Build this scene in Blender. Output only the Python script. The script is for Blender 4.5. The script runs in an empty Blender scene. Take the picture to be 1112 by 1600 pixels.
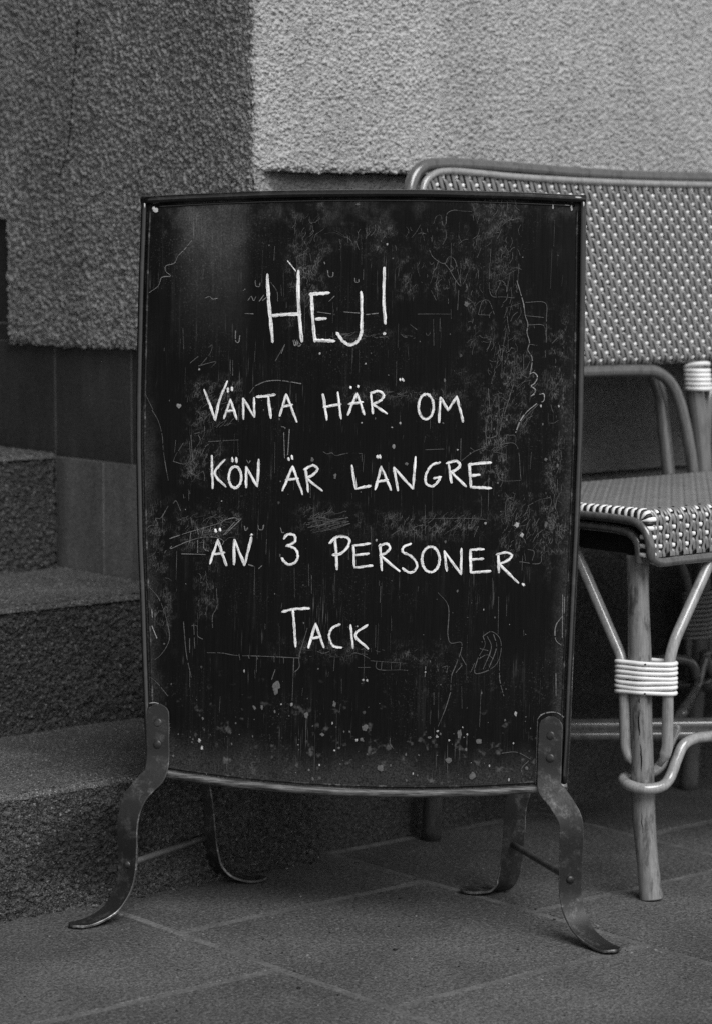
import bpy, bmesh, math, random
import numpy as np
from mathutils import Vector, Matrix, noise

random.seed(7)
rng = np.random.default_rng(7)
R = math.radians
scene = bpy.context.scene
COL = scene.collection

# ------------------------------------------------------------------ camera
cam_d = bpy.data.cameras.new('camera')
cam = bpy.data.objects.new('camera', cam_d)
COL.objects.link(cam)
cam.location = (0, 0, 0.766)
cam.rotation_euler = (R(90) - math.atan(420 / 4000), 0, 0)
cam_d.sensor_fit = 'VERTICAL'
cam_d.sensor_height = 36
cam_d.sensor_width = 36
cam_d.lens = 90
cam_d.clip_start = 0.05
cam_d.clip_end = 500
cam_d.dof.use_dof = True
cam_d.dof.focus_distance = 2.83
cam_d.dof.aperture_fstop = 6.3
scene.camera = cam

# ------------------------------------------------------------------ world, sun, exposure
SUN_EL, SUN_AZ = R(50), R(30)          # azimuth measured from the -Y axis towards +X
world = bpy.data.worlds.new('World')
scene.world = world
world.use_nodes = True
wn, wl = world.node_tree.nodes, world.node_tree.links
wn.clear()
sky = wn.new('ShaderNodeTexSky')
sky.sky_type = 'NISHITA'
sky.sun_disc = False
sky.sun_elevation = SUN_EL
sky.sun_rotation = math.pi - SUN_AZ
bw = wn.new('ShaderNodeRGBToBW')
bg = wn.new('ShaderNodeBackground')
bg.inputs['Strength'].default_value = 0.15
wo = wn.new('ShaderNodeOutputWorld')
wl.new(sky.outputs[0], bw.inputs[0])
wl.new(bw.outputs[0], bg.inputs[0])
wl.new(bg.outputs[0], wo.inputs[0])

sun_d = bpy.data.lights.new('sun', 'SUN')
sun = bpy.data.objects.new('sun', sun_d)
COL.objects.link(sun)
sun_d.energy = 3.15
sun_d.angle = R(40)
sun_d.color = (1, 1, 1)
sd = Vector((math.sin(SUN_AZ) * math.cos(SUN_EL), -math.cos(SUN_AZ) * math.cos(SUN_EL), math.sin(SUN_EL)))
sun.rotation_euler = sd.to_track_quat('Z', 'Y').to_euler()
sun.location = sd * 8

vs_ = scene.view_settings
vs_.view_transform = 'Standard'
vs_.look = 'None'
vs_.exposure = 0.0
vs_.gamma = 1.0
vs_.use_curve_mapping = False
scene.cycles.max_bounces = 6
scene.cycles.use_denoising = False

# ------------------------------------------------------------------ helpers
def tag(o, label=None, cat=None, group=None, kind=None):
    if label: o['label'] = label
    if cat: o['category'] = cat
    if group: o['group'] = group
    if kind: o['kind'] = kind
    return o

def empty(name, loc, rz=0.0):
    o = bpy.data.objects.new(name, None)
    o.empty_display_size = 0.05
    COL.objects.link(o)
    o.location = loc
    o.rotation_euler = (0, 0, rz)
    return o

def obj_from(name, me, parent=None):
    o = bpy.data.objects.new(name, me)
    COL.objects.link(o)
    if parent is not None:
        o.parent = parent
    return o

def catmull(pts, n=8, closed=False):
    P = [np.array(p, float) for p in pts]
    m = len(P)
    out = []
    segs = m if closed else m - 1
    for i in range(segs):
        if closed:
            p0, p1, p2, p3 = P[(i - 1) % m], P[i], P[(i + 1) % m], P[(i + 2) % m]
        else:
            p1, p2 = P[i], P[i + 1]
            p0 = P[i - 1] if i > 0 else 2 * p1 - p2
            p3 = P[i + 2] if i + 2 < m else 2 * p2 - p1
        # centripetal parametrisation keeps uneven points from overshooting
        t0 = 0.0
        t1 = t0 + max(np.linalg.norm(p1 - p0), 1e-9) ** 0.5
        t2 = t1 + max(np.linalg.norm(p2 - p1), 1e-9) ** 0.5
        t3 = t2 + max(np.linalg.norm(p3 - p2), 1e-9) ** 0.5
        for k in range(n):
            t = t1 + (t2 - t1) * k / n
            a1 = (t1 - t) / (t1 - t0) * p0 + (t - t0) / (t1 - t0) * p1
            a2 = (t2 - t) / (t2 - t1) * p1 + (t - t1) / (t2 - t1) * p2
            a3 = (t3 - t) / (t3 - t2) * p2 + (t - t2) / (t3 - t2) * p3
            b1 = (t2 - t) / (t2 - t0) * a1 + (t - t0) / (t2 - t0) * a2
            b2 = (t3 - t) / (t3 - t1) * a2 + (t - t1) / (t3 - t1) * a3
            out.append((t2 - t) / (t2 - t1) * b1 + (t - t1) / (t2 - t1) * b2)
    if not closed:
        out.append(P[-1])
    return out

def rounded(pts, r=0.02, n=6, step=0.02):
    """straight runs joined by bends of about radius r"""
    P = [np.array(p, float) for p in pts]
    out = [P[0]]
    for i in range(1, len(P) - 1):
        a, b, c = P[i - 1], P[i], P[i + 1]
        la, lc = np.linalg.norm(a - b), np.linalg.norm(c - b)
        d = min(r, la * .48, lc * .48)
        p, q = b + (a - b) / la * d, b + (c - b) / lc * d
        for k in range(n + 1):
            t = k / n
            out.append((1 - t) ** 2 * p + 2 * t * (1 - t) * b + t * t * q)
    out.append(P[-1])
    res = [out[0]]
    for q in out[1:]:
        l = np.linalg.norm(q - res[-1])
        if l < 1e-7: continue
        m = max(1, int(l / step)); s = res[-1]
        res += [s + (q - s) * (k + 1) / m for k in range(m)]
    return res

class MB:
    def __init__(self):
        self.v, self.f, self.m, self.uv = [], [], [], None
    def add(self, vs, fs, mi=0):
        o = len(self.v)
        self.v.extend([tuple(map(float, p)) for p in vs])
        self.f.extend([tuple(i + o for i in f) for f in fs])
        self.m.extend([mi] * len(fs))
        return o
    def box(self, lo, hi, mi=0):
        x0, y0, z0 = lo; x1, y1, z1 = hi
        self.add([(x0, y0, z0), (x1, y0, z0), (x1, y1, z0), (x0, y1, z0), (x0, y0, z1), (x1, y0, z1), (x1, y1, z1), (x0, y1, z1)],
                 [(0, 3, 2, 1), (4, 5, 6, 7), (0, 1, 5, 4), (1, 2, 6, 5), (2, 3, 7, 6), (3, 0, 4, 7)], mi)
    def slab(self, lo, hi, c, mi=0):
        """box with chamfered upper edges (c) -- any axis-aligned piece"""
        x0, y0, z0 = lo; x1, y1, z1 = hi
        self.add([(x0, y0, z0), (x1, y0, z0), (x1, y1, z0), (x0, y1, z0),
                  (x0, y0, z1 - c), (x1, y0, z1 - c), (x1, y1, z1 - c), (x0, y1, z1 - c),
                  (x0 + c, y0 + c, z1), (x1 - c, y0 + c, z1), (x1 - c, y1 - c, z1), (x0 + c, y1 - c, z1)],
                 [(0, 3, 2, 1), (8, 9, 10, 11), (0, 1, 5, 4), (1, 2, 6, 5), (2, 3, 7, 6), (3, 0, 4, 7),
                  (4, 5, 9, 8), (5, 6, 10, 9), (6, 7, 11, 10), (7, 4, 8, 11)], mi)
    def tube(self, path, r, seg=12, closed=False, caps=True, mi=0, flat=None):
        P = [np.array(p, float) for p in path]
        n = len(P)
        rs = r if hasattr(r, '__len__') else [r] * n
        T = []
        for i in range(n):
            if closed:
                t = P[(i + 1) % n] - P[(i - 1) % n]
            else:
                t = P[min(i + 1, n - 1)] - P[max(i - 1, 0)]
            T.append(t / max(np.linalg.norm(t), 1e-12))
        up = np.array((0, 0, 1.0)) if abs(T[0][2]) < 0.9 else np.array((1.0, 0, 0))
        N = up - T[0] * np.dot(up, T[0]); N /= np.linalg.norm(N)
        vs, fs = [], []
        for i in range(n):
            N = N - T[i] * np.dot(N, T[i]); N /= max(np.linalg.norm(N), 1e-12)
            B = np.cross(T[i], N)
            for k in range(seg):
                an = 2 * math.pi * k / seg
                vs.append(P[i] + rs[i] * (math.cos(an) * N + math.sin(an) * B))
        rings = n if closed else n - 1
        for i in range(rings):
            j = (i + 1) % n
            for k in range(seg):
                l = (k + 1) % seg
                fs.append((i * seg + k, i * seg + l, j * seg + l, j * seg + k))
        if caps and not closed:
            fs.append(tuple(range(seg - 1, -1, -1)))
            fs.append(tuple((n - 1) * seg + k for k in range(seg)))
        self.add(vs, fs, mi)
    def ribbon(self, path, widths, wdir, th, bev=0.0006, mi=0, edge_mi=0):
        """flat bar: path points, half widths, width directions, thickness"""
        P = [np.array(p, float) for p in path]
        n = len(P); vs, fs = [], []
        prev = None
        for i in range(n):
            t = P[min(i + 1, n - 1)] - P[max(i - 1, 0)]
            t /= max(np.linalg.norm(t), 1e-12)
            w = np.array(wdir[i], float); w = w - t * np.dot(w, t); w /= np.linalg.norm(w)
            nn = np.cross(t, w)
            if prev is not None and np.dot(nn, prev) < 0: nn = -nn
            prev = nn
            h = widths[i]; q = th / 2
            for a, b in ((-h, -q + bev), (-h + bev, -q), (h - bev, -q), (h, -q + bev), (h, q - bev), (h - bev, q), (-h + bev, q), (-h, q - bev)):
                vs.append(P[i] + w * a + nn * b)
        es = []
        for i in range(n - 1):
            for k in range(8):
                l = (k + 1) % 8
                (es if k in (2, 3, 4, 6, 7, 0) else fs).append((i * 8 + k, i * 8 + l, i * 8 + 8 + l, i * 8 + 8 + k))
        fs.append(tuple(range(7, -1, -1))); fs.append(tuple((n - 1) * 8 + k for k in range(8)))
        o = self.add(vs, fs, mi)
        self.f.extend([tuple(i + o for i in f) for f in es]); self.m.extend([edge_mi] * len(es))
    def build(self, name, mats, parent=None, smooth=True, off=(0, 0, 0), fix=True):
        me = bpy.data.meshes.new(name)
        vs = self.v if off == (0, 0, 0) else [(x - off[0], y - off[1], z - off[2]) for x, y, z in self.v]
        me.from_pydata(vs, [], self.f)
        if not isinstance(mats, (list, tuple)): mats = [mats]
        for m in mats: me.materials.append(m)
        if len(mats) > 1: me.polygons.foreach_set('material_index', self.m)
        if fix:
            b = bmesh.new(); b.from_mesh(me)
            bmesh.ops.recalc_face_normals(b, faces=b.faces[:])
            b.to_mesh(me); b.free()
        if smooth:
            me.polygons.foreach_set('use_smooth', [True] * len(me.polygons))
            if smooth == 'auto' and hasattr(me, 'set_sharp_from_angle'):
                me.set_sharp_from_angle(angle=R(38))
        me.update()
        return obj_from(name, me, parent)

def masked_grid(us, vs, fn, keep=None, depth=0.015, inset=0.003, skirt=None):
    """Relief sheet: grid over us x vs, mapped by fn(u, v) -> (point, normal); kept cells get a skirt turned back
    by `depth` along their outer border, so the sheet has the thickness of a coat of plaster."""
    nu, nv = len(us), len(vs)
    P = [[fn(u, v) for v in vs] for u in us]
    used = {}
    mb = MB(); verts = []; faces = []
    def vid(i, j):
        if (i, j) not in used:
            used[(i, j)] = len(verts); verts.append(P[i][j][0])
        return used[(i, j)]
    cell = [[(keep is None or keep((us[i] + us[i + 1]) / 2, (vs[j] + vs[j + 1]) / 2)) for j in range(nv - 1)] for i in range(nu - 1)]
    edges = []
    for i in range(nu - 1):
        for j in range(nv - 1):
            if not cell[i][j]: continue
            faces.append((vid(i, j), vid(i + 1, j), vid(i + 1, j + 1), vid(i, j + 1)))
            for (a, b, ni, nj, d) in (((i, j), (i + 1, j), i, j - 1, (0, 1)), ((i + 1, j), (i + 1, j + 1), i + 1, j, (-1, 0)),
                                      ((i + 1, j + 1), (i, j + 1), i, j + 1, (0, -1)), ((i, j + 1), (i, j), i - 1, j, (1, 0))):
                if not (0 <= ni < nu - 1 and 0 <= nj < nv - 1 and cell[ni][nj]):
                    edges.append((a, b, d))
    back = {}
    def bid(ij, d):
        if ij not in back:
            i, j = ij
            p, n = P[i][j]
            q = fn(us[i] + d[0] * inset, vs[j] + d[1] * inset)[0]
            back[ij] = len(verts); verts.append(np.array(q) - np.array(n) * depth)
        return back[ij]
    lip_ = {}
    def lid(ij):                                   # the turned-back edge keeps its own normals, so relief does not fray the outline
        if ij not in lip_: lip_[ij] = len(verts); verts.append(P[ij[0]][ij[1]][0] - np.array(P[ij[0]][ij[1]][1]) * 0.0004)
        return lip_[ij]
    for a, b, d in edges:
        faces.append((lid(b), lid(a), bid(a, d), bid(b, d)))
    mb.add(verts, faces)
    return mb

def spaced(segs):
    """[(start, end, step), ...] -> one ascending list"""
    out = []
    for s, e, st in segs:
        n = max(1, int(round((e - s) / st)))
        out += [s + (e - s) * k / n for k in range(n)]
    out.append(segs[-1][1])
    return out

# ------------------------------------------------------------------ materials
class NT:
    def __init__(self, name):
        self.mat = bpy.data.materials.new(name)
        self.mat.use_nodes = True
        self.n, self.l = self.mat.node_tree.nodes, self.mat.node_tree.links
        self.n.clear()
        self.out = self.n.new('ShaderNodeOutputMaterial')
        self.b = self.n.new('ShaderNodeBsdfPrincipled')
        self.l.new(self.b.outputs[0], self.out.inputs[0])
        self.tc = self.n.new('ShaderNodeTexCoord')
    def put(self, sock, val):
        if hasattr(val, 'links') or hasattr(val, 'is_linked'):
            self.l.new(val, sock)
        else:
            sock.default_value = val
    def coord(self, scale=(1, 1, 1), rot=(0, 0, 0), loc=(0, 0, 0), src='Object'):
        mp = self.n.new('ShaderNodeMapping')
        mp.inputs['Scale'].default_value = scale
        mp.inputs['Rotation'].default_value = rot
        mp.inputs['Location'].default_value = loc
        self.l.new(self.tc.outputs[src], mp.inputs[0])
        return mp.outputs[0]
    def noise(self, scale, detail=3, rough=0.55, vec=None, dist=0.0):
        t = self.n.new('ShaderNodeTexNoise')
        t.inputs['Scale'].default_value = scale
        t.inputs['Detail'].default_value = detail
        t.inputs['Roughness'].default_value = rough
        t.inputs['Distortion'].default_value = dist
        self.l.new(vec if vec is not None else self.tc.outputs['Object'], t.inputs['Vector'])
        return t.outputs['Fac']
    def voro(self, scale, vec=None, feat='F1', rand=1.0):
        t = self.n.new('ShaderNodeTexVoronoi')
        t.feature = feat
        t.inputs['Scale'].default_value = scale
        t.inputs['Randomness'].default_value = rand
        self.l.new(vec if vec is not None else self.tc.outputs['Object'], t.inputs['Vector'])
        return t.outputs['Distance']
    def ramp(self, x, a, b, lo=0.0, hi=1.0):
        t = self.n.new('ShaderNodeMapRange')
        t.interpolation_type = 'SMOOTHSTEP'
        t.inputs[1].default_value = a; t.inputs[2].default_value = b
        t.inputs[3].default_value = lo; t.inputs[4].default_value = hi
        self.put(t.inputs[0], x)
        return t.outputs[0]
    def lin(self, x, a, b, lo=0.0, hi=1.0):
        t = self.n.new('ShaderNodeMapRange')
        t.inputs[1].default_value = a; t.inputs[2].default_value = b
        t.inputs[3].default_value = lo; t.inputs[4].default_value = hi
        self.put(t.inputs[0], x)
        return t.outputs[0]
    def math(self, op, a, b=0.0):
        t = self.n.new('ShaderNodeMath'); t.operation = op
        self.put(t.inputs[0], a); self.put(t.inputs[1], b)
        return t.outputs[0]
    def mix(self, fac, a, b):
        t = self.n.new('ShaderNodeMix')
        self.put(t.inputs[0], fac); self.put(t.inputs[2], a); self.put(t.inputs[3], b)
        return t.outputs[0]
    def sep(self, src='Object'):
        t = self.n.new('ShaderNodeSeparateXYZ')
        self.l.new(self.tc.outputs[src], t.inputs[0])
        return t.outputs
    def rand(self):
        t = self.n.new('ShaderNodeObjectInfo')
        return t.outputs['Random']
    def grey(self, val, k=0.82):
        val = self.math('MULTIPLY', val, k)
        c = self.n.new('ShaderNodeCombineColor')
        for i in range(3): self.put(c.inputs[i], val)
        self.l.new(c.outputs[0], self.b.inputs['Base Color'])
    def rough(self, v): self.put(self.b.inputs['Roughness'], v)
    def spec(self, v): self.put(self.b.inputs['Specular IOR Level'], v)
    def metal(self, v): self.put(self.b.inputs['Metallic'], v)
    def bump(self, h, strength=0.5, dist=0.002):
        t = self.n.new('ShaderNodeBump')
        t.inputs['Strength'].default_value = strength
        t.inputs['Distance'].default_value = dist
        self.put(t.inputs['Height'], h)
        self.l.new(t.outputs[0], self.b.inputs['Normal'])
    def disp(self, h, scale, mid=0.5):
        t = self.n.new('ShaderNodeDisplacement')
        t.inputs['Midlevel'].default_value = mid
        t.inputs['Scale'].default_value = scale
        self.put(t.inputs['Height'], h)
        self.l.new(t.outputs[0], self.out.inputs['Displacement'])
        self.mat.displacement_method = 'BOTH'

def roughcast(name, tone, var, relief, scale=170, patch=False):
    """thrown plaster: small rounded grains of uneven tone with pits between"""
    m = NT(name)
    wv = m.n.new('ShaderNodeVectorMath'); wv.operation = 'ADD'
    nz = m.n.new('ShaderNodeTexNoise'); nz.inputs['Scale'].default_value = scale * .8; nz.inputs['Detail'].default_value = 2
    m.l.new(m.tc.outputs['Object'], nz.inputs['Vector'])
    sc_ = m.n.new('ShaderNodeVectorMath'); sc_.operation = 'SCALE'; sc_.inputs[3].default_value = .0045
    m.l.new(nz.outputs['Color'], sc_.inputs[0])
    m.l.new(m.tc.outputs['Object'], wv.inputs[0]); m.l.new(sc_.outputs[0], wv.inputs[1])
    grain = m.ramp(m.voro(scale, wv.outputs[0]), 0.75, 0.1)
    n1 = m.noise(scale * .75, 3, 0.65)
    n2 = m.noise(scale * 0.3, 2, 0.5)
    n3 = m.noise(5, 4, 0.6)
    n4 = m.noise(scale * 2.6, 2, 0.6)
    h = m.math('ADD', m.math('MULTIPLY', grain, 0.55), m.math('MULTIPLY', m.ramp(n1, 0.3, 0.7), 0.5))
    h = m.math('ADD', h, m.math('MULTIPLY', n2, 0.35))
    m.disp(m.math('ADD', h, m.math('MULTIPLY', n4, 0.05)), relief, 0.6)
    t = m.mix(m.ramp(n3, 0.3, 0.7), tone * (1 - var), tone * (1 + var))
    t = m.math('MULTIPLY', t, m.lin(n4, 0.3, 0.7, 0.90, 1.1))
    t = m.math('MULTIPLY', t, m.lin(m.noise(scale * 1.15, 2, 0.6, m.coord((1, 1, 1), (0, 0, 0), (7, 3, 5))), 0.3, 0.7, 0.82, 1.15))
    t = m.math('MULTIPLY', t, m.lin(m.noise(1, 3, 0.6, m.coord((9, 9, 1.6))), 0.35, 0.7, 1.06, 0.88))   # rain streaks
    if patch:                                     # bare light render left at the corner
        p = m.sep()
        k = m.ramp(m.math('ADD', p[0], m.math('MULTIPLY', m.math('SUBTRACT', m.noise(70, 3, .6), .5), .06)), 0.045, 0.022)
        t = m.mix(k, t, tone * 3.0)
    m.grey(t); m.rough(0.95); m.spec(0.15)
    return m.mat

def granite(name, tone, relief, scale=150, stain=False):
    m = NT(name)
    n1 = m.noise(scale, 3, 0.62)
    n2 = m.noise(scale * 0.3, 2, 0.5)
    n4 = m.noise(scale * 3.0, 2, 0.6)
    n3 = m.noise(6, 3, 0.6)
    if relief > 0:
        h = m.math('ADD', m.math('MULTIPLY', m.ramp(n1, 0.25, 0.75), 0.7), m.math('MULTIPLY', n2, 0.6))
        m.disp(m.math('ADD', h, m.math('MULTIPLY', n4, 0.2)), relief, 0.6)
    t = m.mix(m.ramp(n3, 0.3, 0.7), tone * 0.78, tone * 1.2)
    t = m.math('MULTIPLY', t, m.lin(n4, 0.3, 0.7, 0.35, 1.7))
    t = m.math('MULTIPLY', t, m.lin(m.noise(scale * 1.3, 2, 0.6, m.coord((1, 1, 1), (0, 0, 0), (2, 5, 9))), 0.3, 0.7, 0.55, 1.5))
    sp = m.ramp(m.noise(scale * 2.1, 1, 0.5, m.coord((1, 1, 1), (.3, .5, .2), (4, 1, 3))), 0.62, 0.72)
    t = m.mix(m.math('MULTIPLY', sp, 0.8), t, tone * 4.0)
    sd_ = m.ramp(m.noise(scale * 1.7, 1, 0.5, m.coord((1, 1, 1), (.1, .9, .2), (8, 2, 3))), 0.60, 0.70)
    t = m.mix(m.math('MULTIPLY', sd_, 0.8), t, tone * 0.2)
    if stain:                                   # damp dark patch with its own outline low on the riser
        p = m.sep()
        dx = m.math('DIVIDE', m.math('SUBTRACT', p[0], 0.175), 0.085)
        dz = m.math('DIVIDE', m.math('SUBTRACT', p[2], 0.068), 0.050)
        d = m.math('ADD', m.math('MULTIPLY', dx, dx), m.math('MULTIPLY', dz, dz))
        d = m.math('ADD', d, m.math('MULTIPLY', m.math('SUBTRACT', m.noise(28, 3, 0.6), 0.5), 1.6))
        t = m.math('MULTIPLY', t, m.ramp(d, 0.35, 1.3, 0.42, 1.0))
    m.grey(t); m.rough(0.9); m.spec(0.25)
    return m.mat

def paving(name, tone):
    m = NT(name)
    r = m.rand()
    n4 = m.noise(400, 2, 0.65)
    n5 = m.noise(170, 3, 0.6)
    n3 = m.noise(9, 4, 0.6)
    n6 = m.noise(2.3, 3, 0.6)
    t = m.math('MULTIPLY', m.lin(n4, 0.3, 0.7, 0.18, 1.85), tone)
    t = m.math('MULTIPLY', t, m.lin(n5, 0.3, 0.7, 0.55, 1.45))
    t = m.math('MULTIPLY', t, m.lin(n3, 0.3, 0.7, 0.80, 1.2))
    t = m.math('MULTIPLY', t, m.lin(n6, 0.35, 0.65, 0.78, 1.2))
    t = m.math('MULTIPLY', t, m.lin(r, 0, 1, 0.86, 1.12))
    t = m.mix(m.math('MULTIPLY', m.ramp(m.noise(230, 2, 0.5), 0.62, 0.70), .85), t, tone * 0.22)
    t = m.mix(m.math('MULTIPLY', m.ramp(m.noise(270, 1, 0.5, m.coord((1, 1, 1), (0.4, 0.2, 0.1), (3, 1, 2))), 0.64, 0.72), .7), t, tone * 2.6)
    t = m.mix(m.math('MULTIPLY', m.ramp(m.noise(20, 3, 0.6), 0.66, 0.74), 0.35), t, tone * 1.9)
    t = m.mix(m.math('MULTIPLY', m.ramp(m.noise(13, 4, 0.65, m.coord((1, 1, 1), (0, 0, 0), (9, 4, 1))), 0.64, 0.74), 0.6), t, tone * 0.4)
    m.grey(t)
    m.rough(m.lin(n5, 0.3, 0.7, 0.7, 0.95)); m.spec(0.3)
    m.bump(m.math('ADD', n4, m.math('MULTIPLY', n5, 0.8)), 0.55, 0.0012)
    return m.mat

def mortar(name, tone):
    m = NT(name)
    n = m.noise(300, 3, 0.6); n2 = m.noise(14, 3, 0.6)
    t = m.math('MULTIPLY', m.lin(n, 0.3, 0.7, 0.6, 1.35), m.lin(m.math('ADD', m.math('MULTIPLY', n2, .6), m.math('MULTIPLY', m.noise(45, 4, .65), .4)), 0.42, 0.60, tone * 0.62, tone * 1.0))
    m.grey(t); m.rough(0.95); m.spec(0.1)
    m.bump(n, 0.6, 0.0015)
    return m.mat

def honed(name, tone):
    m = NT(name)
    r = m.rand()
    n1 = m.noise(5, 4, 0.6); n2 = m.noise(300, 2, 0.6); n3 = m.noise(30, 4, 0.65, m.coord((1, 1, 0.25)))
    t = m.math('MULTIPLY', m.lin(n1, 0.3, 0.7, tone * 0.75, tone * 1.25), m.lin(n2, 0.3, 0.7, 0.6, 1.4))
    t = m.math('MULTIPLY', t, m.lin(r, 0, 1, 0.78, 1.2))
    t = m.math('MULTIPLY', t, m.lin(n3, 0.35, 0.7, 0.9, 1.25))
    m.grey(t); m.rough(m.lin(n3, 0.3, 0.7, 0.38, 0.6)); m.spec(0.4)
    m.bump(n2, 0.12, 0.0006)
    return m.mat

def enamel(name):
    """black painted sheet: brush streaks, dust, worn edges; u along X, v along Z of the sign"""
    m = NT(name)
    p = m.sep(); uv = m.sep('UV')
    spk = m.noise(620, 2, 0.6)
    cloud = m.noise(9, 4, 0.65)
    streak = m.noise(1, 5, 0.7, m.coord((560, 60, 16), (0, 0.02, 0)))
    streak2 = m.noise(1, 5, 0.7, m.coord((210, 20, 5.0), (0, -0.03, 0)))
    cloud2 = m.noise(21, 4, 0.7, m.coord((1, 1, 0.7), (0, 0, 0), (4, 2, 1)))
    t = m.lin(streak, 0.35, 0.75, 0.0015, 0.005)
    t = m.math('ADD', t, m.math('MULTIPLY', m.math('MULTIPLY', m.ramp(streak2, 0.52, 0.75), m.ramp(cloud, 0.4, 0.6)), 0.014))
    # fine dust and chalk residue
    dust = m.math('MULTIPLY', m.ramp(spk, 0.6, 0.72), m.ramp(cloud, 0.44, 0.66))
    t = m.math('ADD', t, m.math('MULTIPLY', dust, 0.05))
    sc = m.math('MULTIPLY', m.ramp(m.noise(1, 2, 0.5, m.coord((780, 80, 20))), 0.62, 0.72), m.ramp(cloud2, 0.5, 0.68))
    t = m.math('ADD', t, m.math('MULTIPLY', sc, 0.09))
    at = m.n.new('ShaderNodeAttribute'); at.attribute_name = 'wear'
    wk = m.math('MULTIPLY', at.outputs['Fac'], m.lin(cloud2, 0.40, 0.58, 0.0, 1.25))
    v1 = m.voro(1, m.coord((430, 60, 130), (0, .12, 0)), 'DISTANCE_TO_EDGE')
    v2 = m.voro(1, m.coord((620, 60, 210), (0, -.1, 0), (3, 1, 2)), 'DISTANCE_TO_EDGE')
    ck = m.math('MAXIMUM', m.ramp(v1, 0.07, 0.0), m.math('MULTIPLY', m.ramp(v2, 0.06, 0.0), 0.7))
    ck = m.math('MULTIPLY', ck, m.ramp(m.noise(85, 4, 0.65), 0.46, 0.58))
    t = m.math('ADD', t, m.math('MULTIPLY', m.math('MULTIPLY', ck, wk), 0.13))
    t = m.math('ADD', t, m.math('MULTIPLY', m.math('MULTIPLY', m.ramp(spk, .55, .68), wk), 0.012))
    # pale upright reflection left of the heading, painted into the board colour
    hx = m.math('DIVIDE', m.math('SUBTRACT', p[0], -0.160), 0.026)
    painted_sheen = m.math('MULTIPLY', m.ramp(m.math('MULTIPLY', hx, hx), 0.0, 4.0, 1.0, 0.0), m.ramp(p[2], 0.62, 0.80))
    painted_sheen = m.math('MULTIPLY', painted_sheen, m.lin(cloud2, 0.3, 0.7, 0.4, 1.2))
    t = m.math('ADD', t, m.math('MULTIPLY', m.math('MULTIPLY', painted_sheen, m.lin(spk, .35, .65, .6, 1.3)), 0.050))
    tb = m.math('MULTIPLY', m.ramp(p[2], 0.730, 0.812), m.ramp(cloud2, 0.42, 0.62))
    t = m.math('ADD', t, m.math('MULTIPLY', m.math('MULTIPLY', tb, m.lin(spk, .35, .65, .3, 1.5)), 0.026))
    # scuffed foot and side edges
    eb = m.ramp(m.math('ADD', uv[1], m.math('MULTIPLY', m.math('SUBTRACT', cloud2, 0.5), 0.10)), 0.10, 0.0)
    es = m.math('MINIMUM', uv[0], m.math('SUBTRACT', 1.0, uv[0]))
    es = m.ramp(m.math('ADD', es, m.math('MULTIPLY', m.math('SUBTRACT', cloud2, 0.5), 0.09)), 0.055, 0.0)
    es = m.math('MULTIPLY', es, m.ramp(uv[1], 0.85, 0.45))
    wear = m.math('MULTIPLY', m.math('MAXIMUM', eb, es), m.lin(spk, 0.35, 0.65, 0.25, 1.4))
    t = m.math('ADD', t, m.math('MULTIPLY', wear, 0.045))
    lo = m.math('MULTIPLY', m.ramp(uv[1], 0.24, 0.06), m.ramp(m.noise(75, 3, 0.6), 0.60, 0.74))
    t = m.math('ADD', t, m.math('MULTIPLY', lo, 0.08))
    m.grey(t)
    m.rough(m.lin(streak, 0.3, 0.7, 0.40, 0.58)); m.spec(0.12)
    m.bump(m.math('ADD', streak, m.math('MULTIPLY', cloud2, 0.6)), 0.22, 0.0007)
    return m.mat

def iron(name, tone, worn, shine=0.38, bmp=0.15):
    m = NT(name)
    n1 = m.noise(70, 5, 0.68); n2 = m.noise(420, 3, 0.6); n3 = m.noise(24, 4, 0.65)
    k = m.math('MULTIPLY', m.ramp(n1, 0.48, 0.7), m.lin(n2, 0.3, 0.65, 0.2, 1.2))
    k = m.math('MULTIPLY', k, m.ramp(n3, 0.35, 0.6, 0.35, 1.0))
    t = m.mix(k, tone, worn)
    m.grey(t); m.metal(0.5)
    m.rough(m.lin(n2, 0.3, 0.7, shine, shine + 0.22)); m.spec(0.45)
    m.bump(m.math('ADD', n1, n2), bmp, 0.0008)
    return m.mat

def varnish(mat, w, r):
    b = [n for n in mat.node_tree.nodes if n.type == 'BSDF_PRINCIPLED'][0]
    b.inputs['Coat Weight'].default_value = w; b.inputs['Coat Roughness'].default_value = r
    return mat

def plain(name, tone, rough=0.6, var=0.15, scale=120, spec=0.4, bump=0.15):
    m = NT(name)
    n = m.noise(scale, 3, 0.6)
    m.grey(m.lin(n, 0.3, 0.7, tone * (1 - var), tone * (1 + var)))
    m.rough(rough); m.spec(spec)
    if bump: m.bump(n, bump, 0.0008)
    return m.mat

def chalk(name):
    """chalk paint drawn on with a flat nib: streaks run along each stroke (u along, v across)"""
    m = NT(name)
    st = m.noise(1, 3, 0.6, m.coord((1.1, 5.5, 1), src='UV'))
    sp = m.noise(420, 3, 0.65)
    k = m.math('MULTIPLY', m.lin(st, 0.38, 0.54, 0.28, 1.0), m.lin(sp, 0.34, 0.48, 0.5, 1.0))
    m.grey(m.math('MULTIPLY', k, 0.97), 1.0); m.rough(0.9); m.spec(0.1)
    return m.mat

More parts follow.
